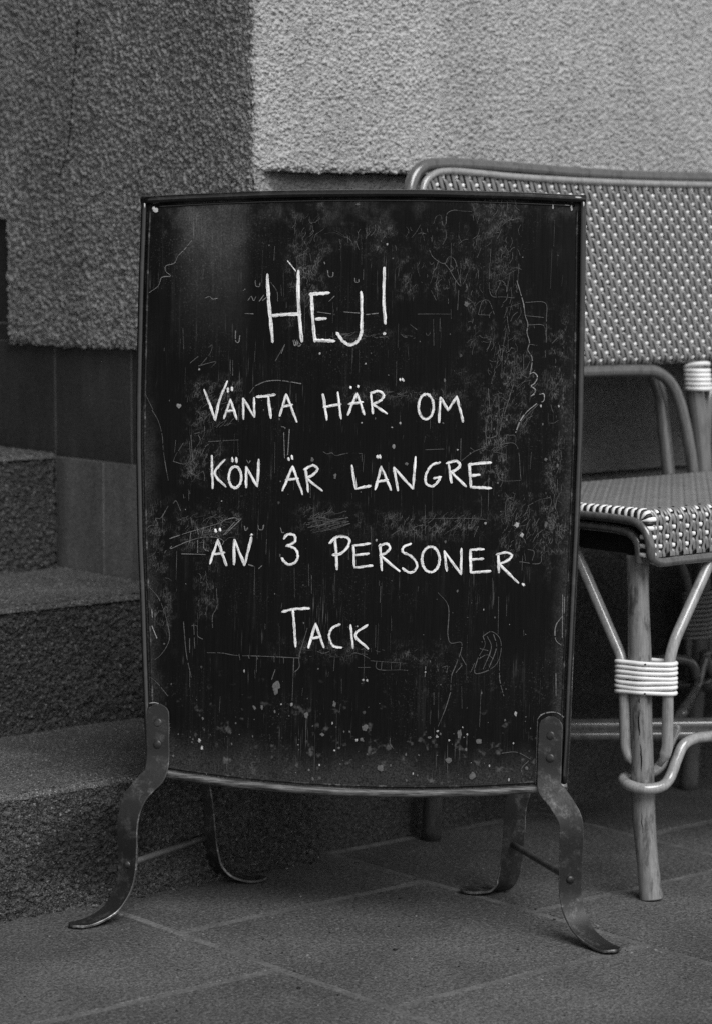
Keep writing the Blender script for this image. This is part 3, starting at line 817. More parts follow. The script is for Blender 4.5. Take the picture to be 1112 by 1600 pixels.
SCRATCHES=[(12,0.75,[1873,7284,1913,7155,1952,7025,1973,6895,2003,6802,1995,6709,2025,6598,2008,6515,2056,6431,2041,6246]),
(11,0.9,[2032,6246,2078,6265,2120,6219,2089,6144,2053,6116,2096,6079,2091,6033,2049,6001]),
(11,0.9,[2147,6024,2194,6028,2195,5951,2168,5935]),
(11,0.9,[2121,5922,2011,5828,1939,5725,1889,5594]),
(8,0.5,[933,7917,960,7992,1006,8010,1037,7898,1065,7908,1082,8029,1156,8066,1241,8057,1354,8051]),
(8,0.5,[1664,7963,1702,7972,1730,7953,1767,7975,1805,7957,1860,7975,1898,7968]),
(8,0.55,[891,7618,930,7544,1064,7469,1109,7544,1166,7525,1216,7376,1247,7218,1180,7301,1112,7413,1054,7478]),
(8,0.55,[894,7487,913,7459,941,7478]),
(8,0.55,[1130,7450,1162,7413,1122,7376]),
(7,0.45,[1577,7637,1568,7414,1572,7172,1605,7107,1727,7102,1848,7091]),
(7,0.45,[1649,7275,1705,7280,1753,7228,1763,7154]),
(7,0.45,[1633,7126,1687,7265]),
(7,0.45,[1763,7154,1797,7377]),
(7,0.5,[1450,6907,1503,7060,1559,7060,1628,6908]),
(7,0.5,[1450,6902,1600,6897]),
(7,0.5,[772,6904,904,6906,1140,6906]),
(7,0.5,[918,7170,977,7058]),
(7,0.5,[1112,7077,1113,7021]),
(7,0.4,[1971,7043,2194,7035,2207,6859,2211,6599]),
(7,0.4,[2003,6793,2180,6785,2204,6674]),
(7,0.4,[1973,6895,2178,6877]),
(7,0.4,[2016,6580,2110,6565]),
(7,0.4,[2276,6591,2422,6740]),
(7,0.42,[1724,6215,1729,6485,1770,6782]),
(7,0.42,[1577,6084,1601,5833]),
(7,0.42,[1574,5730,1569,5534,1680,5564,1686,5741]),
(7,0.42,[1621,5731,1624,5591]),
(7,0.42,[1760,5797,1857,6133]),
(7,0.42,[1691,6020,1705,5759]),
(7,0.42,[1729,5983,1804,5946,1821,6039]),
(7,0.42,[1962,6468,1967,6245]),
(9,0.55,[870,6693,880,6669,905,6673,916,6699]),
(9,0.55,[689,6786,766,6730]),
(7,0.5,[1282,5521,1282,5278]),
(7,0.5,[1287,5266,1425,5373,1540,5420]),
(7,0.5,[1389,5418,1436,5384]),
(7,0.5,[1558,5744,1573,5536,1677,5549]),
(7,0.5,[1714,5457,1887,5467,1960,5069]),
(7,0.5,[1960,5062,1733,5065,1685,5145]),
(7,0.5,[1816,5563,1886,5559,1892,5467]),
(7,0.5,[1897,5587,1941,5702,2134,5912]),
(7,0.5,[887,5388,1098,5400]),
(7,0.5,[-268,5349,-220,5326,-173,5338,-125,5309,-54,5324,16,5339]),
(7,0.5,[135,5336,173,5336]),
(7,0.5,[1800,4570,1806,4847,1875,4872]),
(7,0.5,[2039,4782,2176,4854,2286,4879]),
(7,0.5,[1958,4159,2189,4152,2198,4279]),
(7,0.5,[2014,4252,2027,4160]),
(7,0.5,[2048,4299,2117,4277,2096,4162]),
(7,0.5,[1763,5931,1701,5538]),
(7,0.5,[-301,4519,-159,4568,30,4618]),
(7,0.5,[-300,4472,-111,4534,42,4572]),
(7,0.5,[-287,4449,-87,4500,55,4549]),
(7,0.5,[855,4618,1018,4621,1345,4631,1578,4622]),
(7,0.5,[-302,4601,-255,4611,-195,4591]),
(7,0.5,[-420,4585,-291,4615,-235,4598]),
(7,0.5,[-429,4549,-254,4579,32,4612]),
(7,0.5,[-428,4494,-271,4524,5,4575]),
(7,0.5,[-380,4431,-178,4490,42,4549]),
(7,0.5,[-399,4458,-289,4515]),
(8,0.5,[-2274,5797,-2198,5675,-2150,5517,-2132,5344,-2099,5157,-2066,4999]),
(8,0.5,[-2011,5216,-1990,5274,-1896,5427]),
(8,0.5,[-1823,5449,-1819,5219,-1877,5189,-2011,5216]),
(8,0.5,[-1998,5317,-1986,5461]),
(8,0.5,[-1809,5521,-1782,5219]),
(8,0.5,[-1765,5536,-1692,5552]),
(8,0.5,[-1649,5624,-1654,5523,-1676,5480]),
(8,0.5,[-1601,5445,-1454,5457,-1248,5471]),
(8,0.5,[-1721,5522,-1697,5465,-1740,5378]),
(8,0.5,[-1687,5278,-1630,5394,-1586,5424]),
(9,0.6,[-2022,4221,-1816,4311,-1655,4358,-1493,4361,-1403,4320,-1417,4276]),
(9,0.6,[-2039,4336,-1818,4412,-1613,4474,-1466,4520]),
(9,0.6,[-1405,4391,-1246,4567,-1202,4582,-1347,4436,-1390,4392]),
(9,0.6,[-1895,4166,-1755,4166,-1607,4164]),
(9,0.6,[-1706,4328,-1703,4184]),
(9,0.6,[-1632,4329,-1630,4229,-1563,4201]),
(9,0.6,[-1436,4491,-1429,4535,-1276,4588,-1231,4567]),
(9,0.6,[-1789,4413,-1801,4297]),
(9,0.6,[-1642,4473,-1655,4372]),
(9,0.6,[-1568,4431,-1554,4475]),
(9,0.6,[-2015,4250,-2030,4220]),
(9,0.6,[-1716,4472,-1700,4393]),
(9,0.55,[-2309,4446,-2265,4483,-2183,4484,-2207,4563,-2155,4564,-2061,4710]),
(9,0.55,[-2002,4740,-1973,4769,-1912,4655]),
(9,0.55,[-1886,4843,-1877,4800]),
(9,0.55,[-1812,4888,-1809,4844]),
(9,0.55,[-1792,4585,-1776,4499]),
(11,0.9,[-2235,3529,-2226,3434]),
(11,0.9,[-2231,3340,-2168,3199]),
(9,0.5,[-2276,3788,-2152,3649,-2050,3391,-2022,3180,-2116,3012,-2188,2951]),
(9,0.5,[-1476,3783,-1468,3571,-1514,3476,-1512,3335]),
(9,0.5,[-1856,3396,-1813,3020,-1752,2763]),
(9,0.5,[-1735,3376,-1717,3094]),
(9,0.5,[-1780,3210,-1777,3045]),
(9,0.5,[-1758,3352,-1698,3353,-1684,3236,-1623,3202]),
(9,0.5,[-2232,2749,-2171,2703,-2022,2542]),
(9,0.55,[-1571,3051,-1391,3051,-1246,3031,-958,3030,-503,3022]),
(9,0.55,[-1198,3049,-1185,2979]),
(9,0.55,[-1090,3040,-1077,2994]),
(9,0.55,[-994,3031,-981,2992]),
(9,0.55,[-790,3025,-789,2967]),
(9,0.55,[-682,3028,-679,2958]),
(9,0.55,[-414,3363,-503,3022,-501,2916,-560,2856]),
(9,0.55,[-563,3020,-573,2540]),
(9,0.55,[-775,2885,-814,2767]),
(9,0.5,[1058,3795,1170,3659,1177,3312,1208,3238,1325,3246,1333,3189,1271,2990,1227,2873,1218,2688]),
(9,0.5,[1218,2688,1163,2501,1085,2301]),
(9,0.5,[1273,2909,1341,2992]),
(9,0.5,[1316,3119,1340,3073,1388,2993]),
(9,0.5,[1436,2914,1480,3019]),
(9,0.5,[1734,3765,1735,3350]),
(9,0.5,[1758,3073,1763,2843,1812,2660]),
(9,0.55,[1568,3322,1660,3375,1754,3304,1769,3143,1713,3003,1575,2918,1487,2908,1514,3066,1593,3230,1568,3322]),
(9,0.55,[1614,3323,1663,3209,1575,2953]),
(9,0.55,[1684,3348,1721,3211,1644,2978]),
(9,0.55,[1536,3183,1629,3162]),
(9,0.55,[1526,3067,1618,3116,1689,3071]),
(7,0.45,[168,2935,310,2940]),
(7,0.45,[308,3014,709,2997]),
(7,0.45,[379,3011,381,2930,675,2922,734,2917]),
(7,0.45,[438,3008,433,2924]),
(7,0.45,[544,3004,546,2923]),
(7,0.45,[650,3000,640,2921]),
(7,0.45,[1120,2963,1178,2976,1168,2906]),
(7,0.45,[1061,2984,1074,2915]),
(10,0.7,[933,2969,928,2853]),
(10,0.7,[2442,3564,2375,3458,2378,3298,2437,3242]),
(10,0.7,[2443,3805,2447,3322]),
(10,0.7,[2461,3782,2465,3599]),
(10,0.7,[2385,2930,2390,2677]),
(9,0.5,[1801,2025,1963,2042,2126,1967]),
(9,0.5,[2103,1954,2024,1859,2037,1791]),
(9,0.5,[548,2156,549,2086,586,2041]),
(9,0.6,[-1837,7734,-1929,7624,-2003,7551,-2039,7477,-2143,7440,-2142,7385,-2084,7330,-2187,7312,-2224,7220,-2336,7137]),
(9,0.6,[-1674,7075,-1618,7093,-1580,7066,-1524,7075]),
(9,0.6,[-1202,6903,-1100,6898]),
(9,0.6,[-1168,7049,-1131,7095,-1102,7049,-1075,7095]),
(9,0.6,[-1037,7041,-982,7114]),
(9,0.6,[-1000,7050,-926,7105]),
(9,0.6,[-1226,7159,-1198,7186]),
(7,0.45,[-1830,6341,-1737,6415]),
(7,0.45,[-1716,6305,-1588,6471,-1580,6544,-1617,6516]),
(7,0.45,[-1735,6305,-1529,6352,-1584,6288]),
(7,0.45,[-1130,5999,-1057,6091,-871,6148,-611,6123]),
(7,0.45,[-2362,5987,-2263,5804]),
(7,0.45,[-1361,6381,-1358,6216]),
(7,0.45,[-1333,6372,-1330,6198]),
(7,0.45,[-838,6367,-730,6559]),
(7,0.45,[-910,7260,-834,7151,-823,7041]),
(11,0.7,[-1088,7278,-1077,7214,-1040,7208,-1031,7250]),
(11,0.7,[-1307,6710,-1299,6583,-1271,6574,-1254,6656]),
(11,0.7,[-638,6605,-618,6542,-592,6605,-572,6533,-544,6560]),
(11,0.7,[-256,7391,-239,7321,-199,7321,-192,7368]),
(11,0.7,[54,7306,63,7259,94,7259,98,7291]),
(11,0.7,[-297,7484,-289,7461]),
(11,0.7,[-234,7041,-171,7103]),
(11,0.7,[188,6895,329,6911]),
(11,0.7,[-65,6925,124,6910]),
(11,0.7,[-366,6923,-207,6901]),
(11,0.7,[-771,6453,-733,6555]),
(11,0.7,[-622,6610,-597,6548,-582,6587,-550,6540]),
(11,0.7,[-1067,6083,-924,6139,-749,6145,-534,6112]),
(11,0.65,[-1004,4510,-990,4461,-953,4462,-939,4512]),
(11,0.65,[-1163,4498,-1147,4444,-1121,4481]),
(11,0.65,[-743,4488,-723,4428,-705,4434]),
(11,0.65,[-1149,5247,-1129,5211,-1105,5239]),
(11,0.65,[-755,5627,-727,5622,-708,5609]),
(11,0.65,[-726,5563,-711,5272]),
(11,0.65,[-661,5601,-675,5309]),
(11,0.65,[-1108,4061,-1042,4044]),
(11,0.65,[-986,4018,-949,4055]),
(19,1,[-2247,2453,-2172,2463,-2096,2429,-2035,2372]),
(11,0.7,[-2012,2366,-2002,2199,-2006,2016]),
(13,0.8,[2191,2413,2233,2465,2325,2496,2410,2491,2482,2444]),
(9,0.5,[2191,2399,2189,2157,2183,1695])]
CHIPS=[(-2276,8082,30,33,1),
(-2299,8104,18,22,1),
(-1957,5851,26,32,0.55),
(-1612,1964,17,19,1),
(-753,2710,50,65,0.33),
(-767,2644,29,43,0.33),
(261,2265,36,43,0.5),
(1327,2221,31,65,0.42),
(1923,4570,29,32,0.8),
(1982,4457,24,29,0.8),
(530,5419,18,32,0.6),
(-408,2380,29,36,0.45),
(-580,2498,18,22,0.6),
(-329,6454,14,16,0.9),
(193,6343,11,11,0.9),
(1319,7023,29,29,0.5),
(227,2127,22,25,0.5),
(444,1811,36,43,0.3),
(1545,2150,36,36,0.4),
(1210,1924,36,39,0.35),
(1480,1762,36,43,0.3),
(1082,2249,14,14,0.8),
(1075,2191,16,17,0.8),
(989,2174,22,17,0.5),
(-78,1995,11,11,1),
(169,2118,14,18,0.9),
(-221,2170,25,22,0.45),
(229,2796,14,14,0.9),
(-1134,2858,11,22,0.8),
(-698,2494,11,11,0.9),
(72,8134,25,14,0.5),
(2258,8107,11,29,0.7),
(2464,8092,14,32,0.8),
(2576,8220,22,16,0.9),
(932,2903,10,10,0.7),
(353,4367,11,14,0.8),
(1572,4577,14,14,0.7),
(626,6160,11,17,1),
(161,5680,11,11,0.8),
(505,5634,13,9,0.7),
(1248,5393,11,11,0.9)]

# ================================================================== sandwich board
sign = empty('sandwich_board', (-0.019, 2.817, 0.0), R(-10))
tag(sign, 'black metal pavement signboard on curled iron legs with handwritten white message', 'sign')
LEAN = R(6); sl, cl = math.sin(LEAN), math.cos(LEAN)
LEFT = [(-.2254, .163), (-.2292, .208), (-.2350, .317), (-.2416, .427), (-.2459, .536), (-.2467, .609), (-.2460, .741), (-.2444, .8236)]
RIGHT = [(.2533, .163), (.2557, .224), (.2582, .331), (.2612, .437), (.2634, .543), (.2634, .640), (.2630, .7206), (.2625, .8238)]
def edge_u(tab, v):
    for (u0, v0), (u1, v1) in zip(tab[:-1], tab[1:]):
        if v <= v1: break
    t = (v - v0) / (v1 - v0)
    return u0 + (u1 - u0) * t
def v_top(s): return 0.8234 + 0.0066 * (1 - (2 * s - 1) ** 2)
def v_bot(s): return 0.1635 - 0.0150 * (1 - (2 * s - 1) ** 2)
def bulge(u, v): 
    x = (u - 0.011) / 0.25
    return 0.0075 * (1 - x * x) - 0.0025
def on_panel(u, v, w=0.0, side=1):
    w += bulge(u, v)
    y = v * sl - w * cl; z = v * cl + w * sl
    return (u, y, z) if side > 0 else (0.011 + (0.011 - u) * 0.945, 0.196 - y, z)
PATCH = [(-.0505, .745, .028, .110, 90, 75), (.163, .735, .05, .16, 150, 78), (.173, .62, .03, .07, 60, 80), (.198, .60, .022, .06, 50, 60), (.165, .545, .02, .09, 55, 80), (.19, .47, .03, .04, 30, 70),
         (.10, .455, .09, .018, 120, 60), (.205, .45, .05, .05, 130, 65), (-.165, .52, .035, .03, 55, 75), (-.155, .585, .04, .04, 70, 50), (-.16, .445, .05, .03, 60, 30), (-.02, .46, .05, .016, 40, 25),
         (.06, .60, .10, .008, 35, 10), (.02, .665, .10, .006, 40, 5), (-.16, .375, .015, .05, 25, 85), (.10, .735, .06, .03, 40, 80), (-.215, .40, .02, .10, 30, 85), (.235, .55, .014, .20, 55, 88), (.06, .775, .15, .02, 60, 85), (.02, .31, .13, .012, 30, 5)]
def panel(side, mat):
    NU, NV = 64, 80
    vs, fs, uvs = [], [], []
    for j in range(NV + 1):
        t = j / NV
        for i in range(NU + 1):
            s = i / NU
            v = v_bot(s) + (v_top(s) - v_bot(s)) * t
            u = edge_u(LEFT, v) + (edge_u(RIGHT, v) - edge_u(LEFT, v)) * s
            # the sheet is dished a little just inside its rolled edge
            e = min(s, 1 - s) * 0.50; q = min(t, 1 - t) * 0.66
            w = -0.0022 * max(0, 1 - min(e, q) / 0.018) + 0.0006 * noise.noise((u * 9, v * 9, 2.0)) + 0.0003 * noise.noise((u * 30, v * 24, 5.0))
            vs.append(on_panel(u, v, w, side)); uvs.append((s, t))
    n0 = len(vs)
    for j in range(NV):
        for i in range(NU):
            a = j * (NU + 1) + i
            f = (a, a + 1, a + NU + 2, a + NU + 1)
            fs.append(f if side > 0 else f)
    mb = MB(); mb.add(vs, fs)
    o = mb.build('panel', mat, sign, fix=False)
    me = o.data
    lay = me.uv_layers.new(name='UVMap')
    for p in me.polygons:
        for li in p.loop_indices: lay.data[li].uv = uvs[me.loops[li].vertex_index]
    if side > 0:
        at = me.attributes.new('wear', 'FLOAT', 'POINT')
        vals = []
        for j in range(NV + 1):
            for i in range(NU + 1):
                s, t = i / NU, j / NV
                v = v_bot(s) + (v_top(s) - v_bot(s)) * t
                u = edge_u(LEFT, v) + (edge_u(RIGHT, v) - edge_u(LEFT, v)) * s
                k = 0
                for pu, pv, ru, rv, n_, ang in PATCH:
                    e = max(abs(u - pu) / (ru * .62 + .002), abs(v - pv) / (rv * .62 + .002))
                    k = max(k, max(0, min(1, (1.35 - e) / .5)) * min(1, n_ / 60 + .25))
                vals.append(k)
        at.data.foreach_set('value', vals)
    sol = o.modifiers.new('thickness', 'SOLIDIFY'); sol.thickness = 0.0012; sol.offset = -1
    return o
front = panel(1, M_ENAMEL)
rear = panel(-1, M_ENAMEL)
rear['label'] = 'rear face of the folding board'

def edge_pts(which, n=40):
    out = []
    for k in range(n + 1):
        s = k / n
        if which == 'top': v = v_top(s); u = edge_u(LEFT, v) + (edge_u(RIGHT, v) - edge_u(LEFT, v)) * s
        elif which == 'bottom': v = v_bot(s); u = edge_u(LEFT, v) + (edge_u(RIGHT, v) - edge_u(LEFT, v)) * s
        elif which == 'left': v = v_bot(0) + (v_top(0) - v_bot(0)) * s; u = edge_u(LEFT, v)
        else: v = v_bot(1) + (v_top(1) - v_bot(1)) * s; u = edge_u(RIGHT, v)
        out.append((u, v))
    return out
for side in (1, -1):
    for which, r, inw, mat in (('top', 0.0046, (0, -1), M_RIM), ('left', 0.0036, (1, 0), M_RIM), ('right', 0.0036, (-1, 0), M_RIM), ('bottom', 0.0046, (0, 1), M_RIM_WORN)):
        mb = MB()
        pts = []
        for u, v in edge_pts(which):
            j = 0.0004 * noise.noise((u * 16, v * 16, r * 900))
            pts.append(on_panel(u + inw[0] * r + j, v + inw[1] * r + j, 0.0012, side))
        mb.tube(pts, r, 12)
        mb.build('rim', mat, sign); mb = MB()
        # a thin pressed bead just inside the rolled edge
        mb.tube([on_panel(u + inw[0] * (r * 2 + 0.0030), v + inw[1] * (r * 2 + 0.0030), -0.0012, side) for u, v in edge_pts(which)][1:-1], 0.0016, 6)
        mb.build('bead', M_RIM if which == 'top' else M_BEAD, sign)
# worn bright nick on the right corner of the rim
def blob(u, v, rx, ry, w=0.0007, seed=0, ang=0.0, lift=0.0):
    r_ = random.Random(seed)
    n = 11
    vs = [on_panel(u, v, w + 0.0004 + lift)]
    for k in range(n):
        a = 2 * math.pi * k / n; q = r_.uniform(0.62, 1.18)
        dx, dy = rx * q * math.cos(a), ry * q * math.sin(a)
        vs.append(on_panel(u + dx * math.cos(ang) - dy * math.sin(ang), v + dx * math.sin(ang) + dy * math.cos(ang), w))
    base = len(vs)
    fs = [(0, 1 + k, 1 + (k + 1) % n) for k in range(n)]
    return vs, fs
# ---- handwriting: one mesh per letter, chalk-paint strokes with ragged ends
def stroke(mb, pts, wid, seed, lift=0.0006, rag=0.2, ends=True):
    r_ = random.Random(seed)
    if len(pts) > 2: q = catmull(pts, 7)
    else: q = [np.array(pts[0]) + (np.array(pts[1]) - np.array(pts[0])) * k / 7 for k in range(8)]
    q = [np.array(p) for p in q]
    # hand tremor
    for k in range(len(q)):
        q[k] = q[k] + np.array((r_.gauss(0, 1), r_.gauss(0, 1))) * wid * 0.045
    n = len(q)
    Lp, Rp, Cp = [], [], []
    for k in range(n):
        t = q[min(k + 1, n - 1)] - q[max(k - 1, 0)]; t = t / max(np.linalg.norm(t), 1e-9)
        nn = np.array((-t[1], t[0]))
        h = wid / 2 * (1 + r_.uniform(-rag, rag))
        if ends and k in (0, n - 1): h *= 0.72
        Lp.append(q[k] + nn * h); Rp.append(q[k] - nn * h * (1 + r_.uniform(-rag, rag) * .5)); Cp.append(q[k])
    if ends:
        t0 = q[0] - q[1]; t0 /= max(np.linalg.norm(t0), 1e-9); t1 = q[-1] - q[-2]; t1 /= max(np.linalg.norm(t1), 1e-9)
        cap0, cap1 = q[0] + t0 * wid * 0.36, q[-1] + t1 * wid * 0.36
    vs = [on_panel(*p, 0.0005) for p in Lp] + [on_panel(*p, lift) for p in Cp] + [on_panel(*p, 0.0005) for p in Rp]
    fs = []
    for k in range(n - 1):
        fs += [(k, k + 1, n + k + 1, n + k), (n + k, n + k + 1, 2 * n + k + 1, 2 * n + k)]
    if ends:
        vs += [on_panel(*cap0, 0.0005), on_panel(*cap1, 0.0005)]
        fs += [(3 * n, 0, n), (3 * n, n, 2 * n), (3 * n + 1, 2 * n - 1, n - 1), (3 * n + 1, 3 * n - 1, 2 * n - 1)]
    o_ = mb.add(vs, fs)
    if mb.uv is None: mb.uv = {}
    L_ = [0.0]
    for k in range(1, n): L_.append(L_[-1] + float(np.linalg.norm(q[k] - q[k - 1])) / wid)
    r0 = r_.random() * 40
    for k in range(n):
        for g in range(3): mb.uv[o_ + g * n + k] = (L_[k] * .12 + r0, g / 2 + r0)
    if ends: mb.uv[o_ + 3 * n] = (r0, .5 + r0); mb.uv[o_ + 3 * n + 1] = (L_[-1] * .12 + r0, .5 + r0)
def unpack(l): return [(l[i] * 1e-4, l[i + 1] * 1e-4) for i in range(0, len(l), 2)]
sd_ = 0
for wpx, strokes in LETTERS:
    mb = MB()
    for k, s in enumerate(strokes):
        sd_ += 1
        # later strokes of a letter lie over the earlier ones
        stroke(mb, unpack(s), wpx * 0.90e-4, sd_, lift=0.00062 + 0.00015 * k)
    lo_ = mb.build('letter', M_CHALK, front, fix=False)
    lay = lo_.data.uv_layers.new(name='UVMap')
    for lp in lo_.data.loops: lay.data[lp.index].uv = mb.uv.get(lp.vertex_index, (0, 0))
# ---- scratches, drips and flaked paint
by_tone = {}
for wpx, tone, s in SCRATCHES:
    sd_ += 1
    mb = by_tone.setdefault(round(tone * .85 * 5) / 5, MB())
    q = unpack(s)
    # broken line: short runs with gaps
    q = catmull(q, 9) if len(q) > 2 else [np.array(q[0]) + (np.array(q[1]) - np.array(q[0])) * k / 9 for k in range(10)]
    r_ = random.Random(sd_); i = 0
    while i < len(q) - 1:
        j = min(len(q) - 1, i + r_.randint(3, 9))
        stroke(mb, [tuple(p) for p in q[i:j + 1]], wpx * 1e-4 * r_.uniform(0.4, .95), r_.random(), 0.0007, 0.35, False)
        i = j + (1 if r_.random() < 0.35 else 0)
# scribble patches: rubbed-off old lettering
for k, (u, v, ru, rv, n, ang) in enumerate(PATCH):
    r_ = random.Random(k)
    for q in range(int(n * .8)):
        x = u + ru * (r_.random() * 2 - 1) * .55; y = v + rv * (r_.random() * 2 - 1) * .55
        a = R(ang + r_.gauss(0, 16 if r_.random() < .75 else 70)); l = abs(r_.gauss(0, 0.0034)) + 0.001
        mb = by_tone.setdefault(round(r_.choice((.2, .3, .3, .4)) * 5) / 5, MB())
        c_ = r_.uniform(-.35, .35) * l
        pts = [(x - math.cos(a) * l, y - math.sin(a) * l), (x - math.sin(a) * c_, y + math.cos(a) * c_), (x + math.cos(a) * l, y + math.sin(a) * l)]
        stroke(mb, pts, r_.uniform(0.00022, 0.00045), r_.random(), 0.0006, 0.3, False)
# long fine vertical brush scratches and dotted drips
r_ = random.Random(5)
for q in range(230):
    x = r_.uniform(-.225, .245); y = r_.uniform(.19, .80); l = abs(r_.gauss(0, .018)) + .002
    mb = by_tone.setdefault(round(r_.choice((.2, .2, .3, .4)) * 5) / 5, MB())
    stroke(mb, [(x, y), (x + r_.gauss(0, .0006), y + l)], r_.uniform(.0002, .0004), r_.random(), .0006, .4, False)
for q in range(0):                                # tiny U-shaped drip ends
    x = r_.uniform(-.18, .2); y = r_.uniform(.30, .79); w = r_.uniform(.0014, .003); h = w * r_.uniform(1.2, 3)
    mb = by_tone.setdefault(.4, MB())
    stroke(mb, [(x - w, y + h), (x - w * .8, y), (x, y - w), (x + w * .8, y), (x + w, y + h * .7)], .0005, r_.random(), .0006, .3, False)
chip = {}
for k, (u, v, rx, ry, tone) in enumerate(CHIPS):
    vs, fs = blob(u * 1e-4, v * 1e-4, rx * 1e-4, ry * 1e-4, seed=k)
    chip.setdefault(round(tone * 5) / 5, MB()).add(vs, fs)
for k in range(250):                               # paint spatter, thickest towards the foot of the board
    r2 = random.Random(1000 + k)
    if k < 110: u, v = r2.uniform(-.21, .23), .165 + abs(r2.gauss(0, .055))
    elif k < 160: u, v = r2.uniform(.10, .24), r2.uniform(.2, .8)
    else: u, v = r2.uniform(-.22, .24), r2.uniform(.18, .81)
    s_ = min(abs(r2.gauss(0, .0007)) + .00025, .002)
    vs, fs = blob(u, v, s_, s_ * r2.uniform(.8, 1.8), 0.0006, seed=k)
    chip.setdefault(round(r2.choice((.2, .3, .3, .4, .5, .7)) * 5) / 5, MB()).add(vs, fs)
for tone, mb in sorted(by_tone.items()):
    tag(mb.build('scratch_marks', tone_mat(tone), front, fix=False), kind='stuff')
for tone, mb in sorted(chip.items()):
    tag(mb.build('paint_flecks', tone_mat(tone), front, fix=False), kind='stuff')

# ---- curled strap legs
def strap(path, ang0, ang1, sgn, hw, parent, bolt, name='leg', tip_turn=True, rivets=()):
    t0_ = .25 if bolt else .66
    q = catmull(path, 8)
    n = len(q)
    # arc length
    s = [0.0]
    for i in range(1, n): s.append(s[-1] + float(np.linalg.norm(q[i] - q[i - 1])))
    wd, hh = [], []
    for i in range(n):
        t = s[i] / s[-1]
        a = R(ang0 + (ang1 - ang0) * max(0, min(1, (t - t0_) / (1 - t0_ - .06))))
        wd.append((math.cos(a), -sgn * math.sin(a) , 0))
        rem = s[-1] - s[i]
        k = hw
        if rem < 0.016: k = hw * math.sqrt(max(0.03, 1 - (1 - rem / 0.016) ** 2))
        if bolt and s[i] < 0.012: k = hw * math.sqrt(max(0.05, 1 - (1 - s[i] / 0.012) ** 2))
        hh.append(k)
    mb = MB(); mb.ribbon(q, hh, wd, 0.0030, edge_mi=1)
    return mb.build(name, [M_IRON, M_EDGE], parent, smooth='auto')
def dome(parent, c, nrm, r, h, name='rivet', mat=None):
    nrm = np.array(nrm, float); nrm /= np.linalg.norm(nrm)
    t1 = np.cross(nrm, (0, 0, 1.0)); t1 /= np.linalg.norm(t1); t2 = np.cross(nrm, t1)
    vs, fs = [np.array(c) + nrm * h], []
    n = 14
    for ring, (rr, hh) in enumerate(((.55, .85), (.9, .45), (1.0, 0.0))):
        for k in range(n):
            a = 2 * math.pi * k / n
            vs.append(np.array(c) + (t1 * math.cos(a) + t2 * math.sin(a)) * r * rr + nrm * h * hh)
    for k in range(n):
        fs.append((0, 1 + k, 1 + (k + 1) % n))
        for g in range(2):
            a = 1 + g * n + k; b = 1 + g * n + (k + 1) % n
            fs.append((a, a + n, b + n, b))
    mb = MB(); mb.add(vs, fs); return mb.build(name, mat or M_IRON, parent)
FL = [on_panel(-.213, .2455, .0042), on_panel(-.2125, .21, .0042), on_panel(-.212, .180, .0046), (-.2140, .0078, .1650), (-.2230, .0030, .1550), (-.2328, -.0028, .1423), (-.2386, -.005, .1291), (-.2418, -.0078, .1096),
      (-.2419, -.008, .0897), (-.2418, -.0078, .0696), (-.2435, -.0093, .0499), (-.2463, -.0118, .037), (-.2521, -.017, .024), (-.2586, -.0226, .0147), (-.2698, -.0324, .0072), (-.283, -.0440, .0030), (-.2975, -.0565, .0035)]
FR = [on_panel(.2345, .2455, .0042), on_panel(.234, .21, .0042), on_panel(.2337, .180, .0046), (.2350, .0080, .1662), (.2422, .0045, .1588), (.2488, .0008, .1508), (.2586, -.0036, .1351), (.2607, -.0054, .1172), (.2604, -.0052, .0989),
      (.2599, -.0047, .0808), (.2597, -.0045, .0627), (.2611, -.0058, .0451), (.2665, -.0106, .0281), (.2777, -.0204, .0131), (.293, -.0338, .0051), (.305, -.0445, .0026), (.3165, -.0545, .0040)]
RL = [(-.209, .176, .245), (-.209, .1745, .19), (-.2070, .1720, .150), (-.1987, .1694, .1129), (-.1956, .1703, .0891), (-.1929, .1712, .0553), (-.1897, .1722, .0384), (-.1831, .1743, .0212), (-.1696, .1785, .0094), (-.1482, .1853, .0030), (-.1240, .1930, .0036)]
RR = [(.205, .176, .245), (.200, .1770, .19), (.190, .1775, .150), (.1779, .178, .1046), (.1768, .18, .0810), (.1748, .18, .0514), (.1723, .18, .032), (.1693, .18, .0203), (.1644, .18, .0110), (.1553, .18, .0055), (.137, .18, .0030), (.1125, .18, .0036)]
legs = [strap(FL, 0, 45, 1, 0.0132, sign, True), strap(FR, 0, 45, -1, 0.0132, sign, True), strap(RL, 8, 62, 1, 0.0130, sign, False), strap(RR, 4, 62, -1, 0.0130, sign, False)]
nf = (0, -cl, sl)
for leg, u in ((legs[0], -.2128), (legs[1], .2342)):
    for v in (.224, .199): dome(leg, on_panel(u, v, .0058), nf, .0048, .0009)
dome(legs[0], (-.2422, -.0098, .0640), (-.5, -.86, 0), .0046, .0022)
dome(legs[1], (.2602, -.0068, .0680), (.45, -.89, 0), .0046, .0022)
for p0, p1 in (((-.2415, -.0060, .0640), (-.1935, .1712, .0560)), ((.2598, -.0035, .0680), (.1755, .1795, .0600))):
    mb = MB(); mb.tube([np.array(p0) + (np.array(p1) - np.array(p0)) * k / 6 for k in range(7)], 0.0038, 10)
    mb.build('spreader_bar', M_ROD, sign)
for u in (-.12, .14):                              # hinges joining the two sheets at the top
    mb = MB(); mb.tube([(u - .03, .098, .800), (u + .03, .098, .800)], .0065, 10); mb.build('hinge', M_IRON, sign)

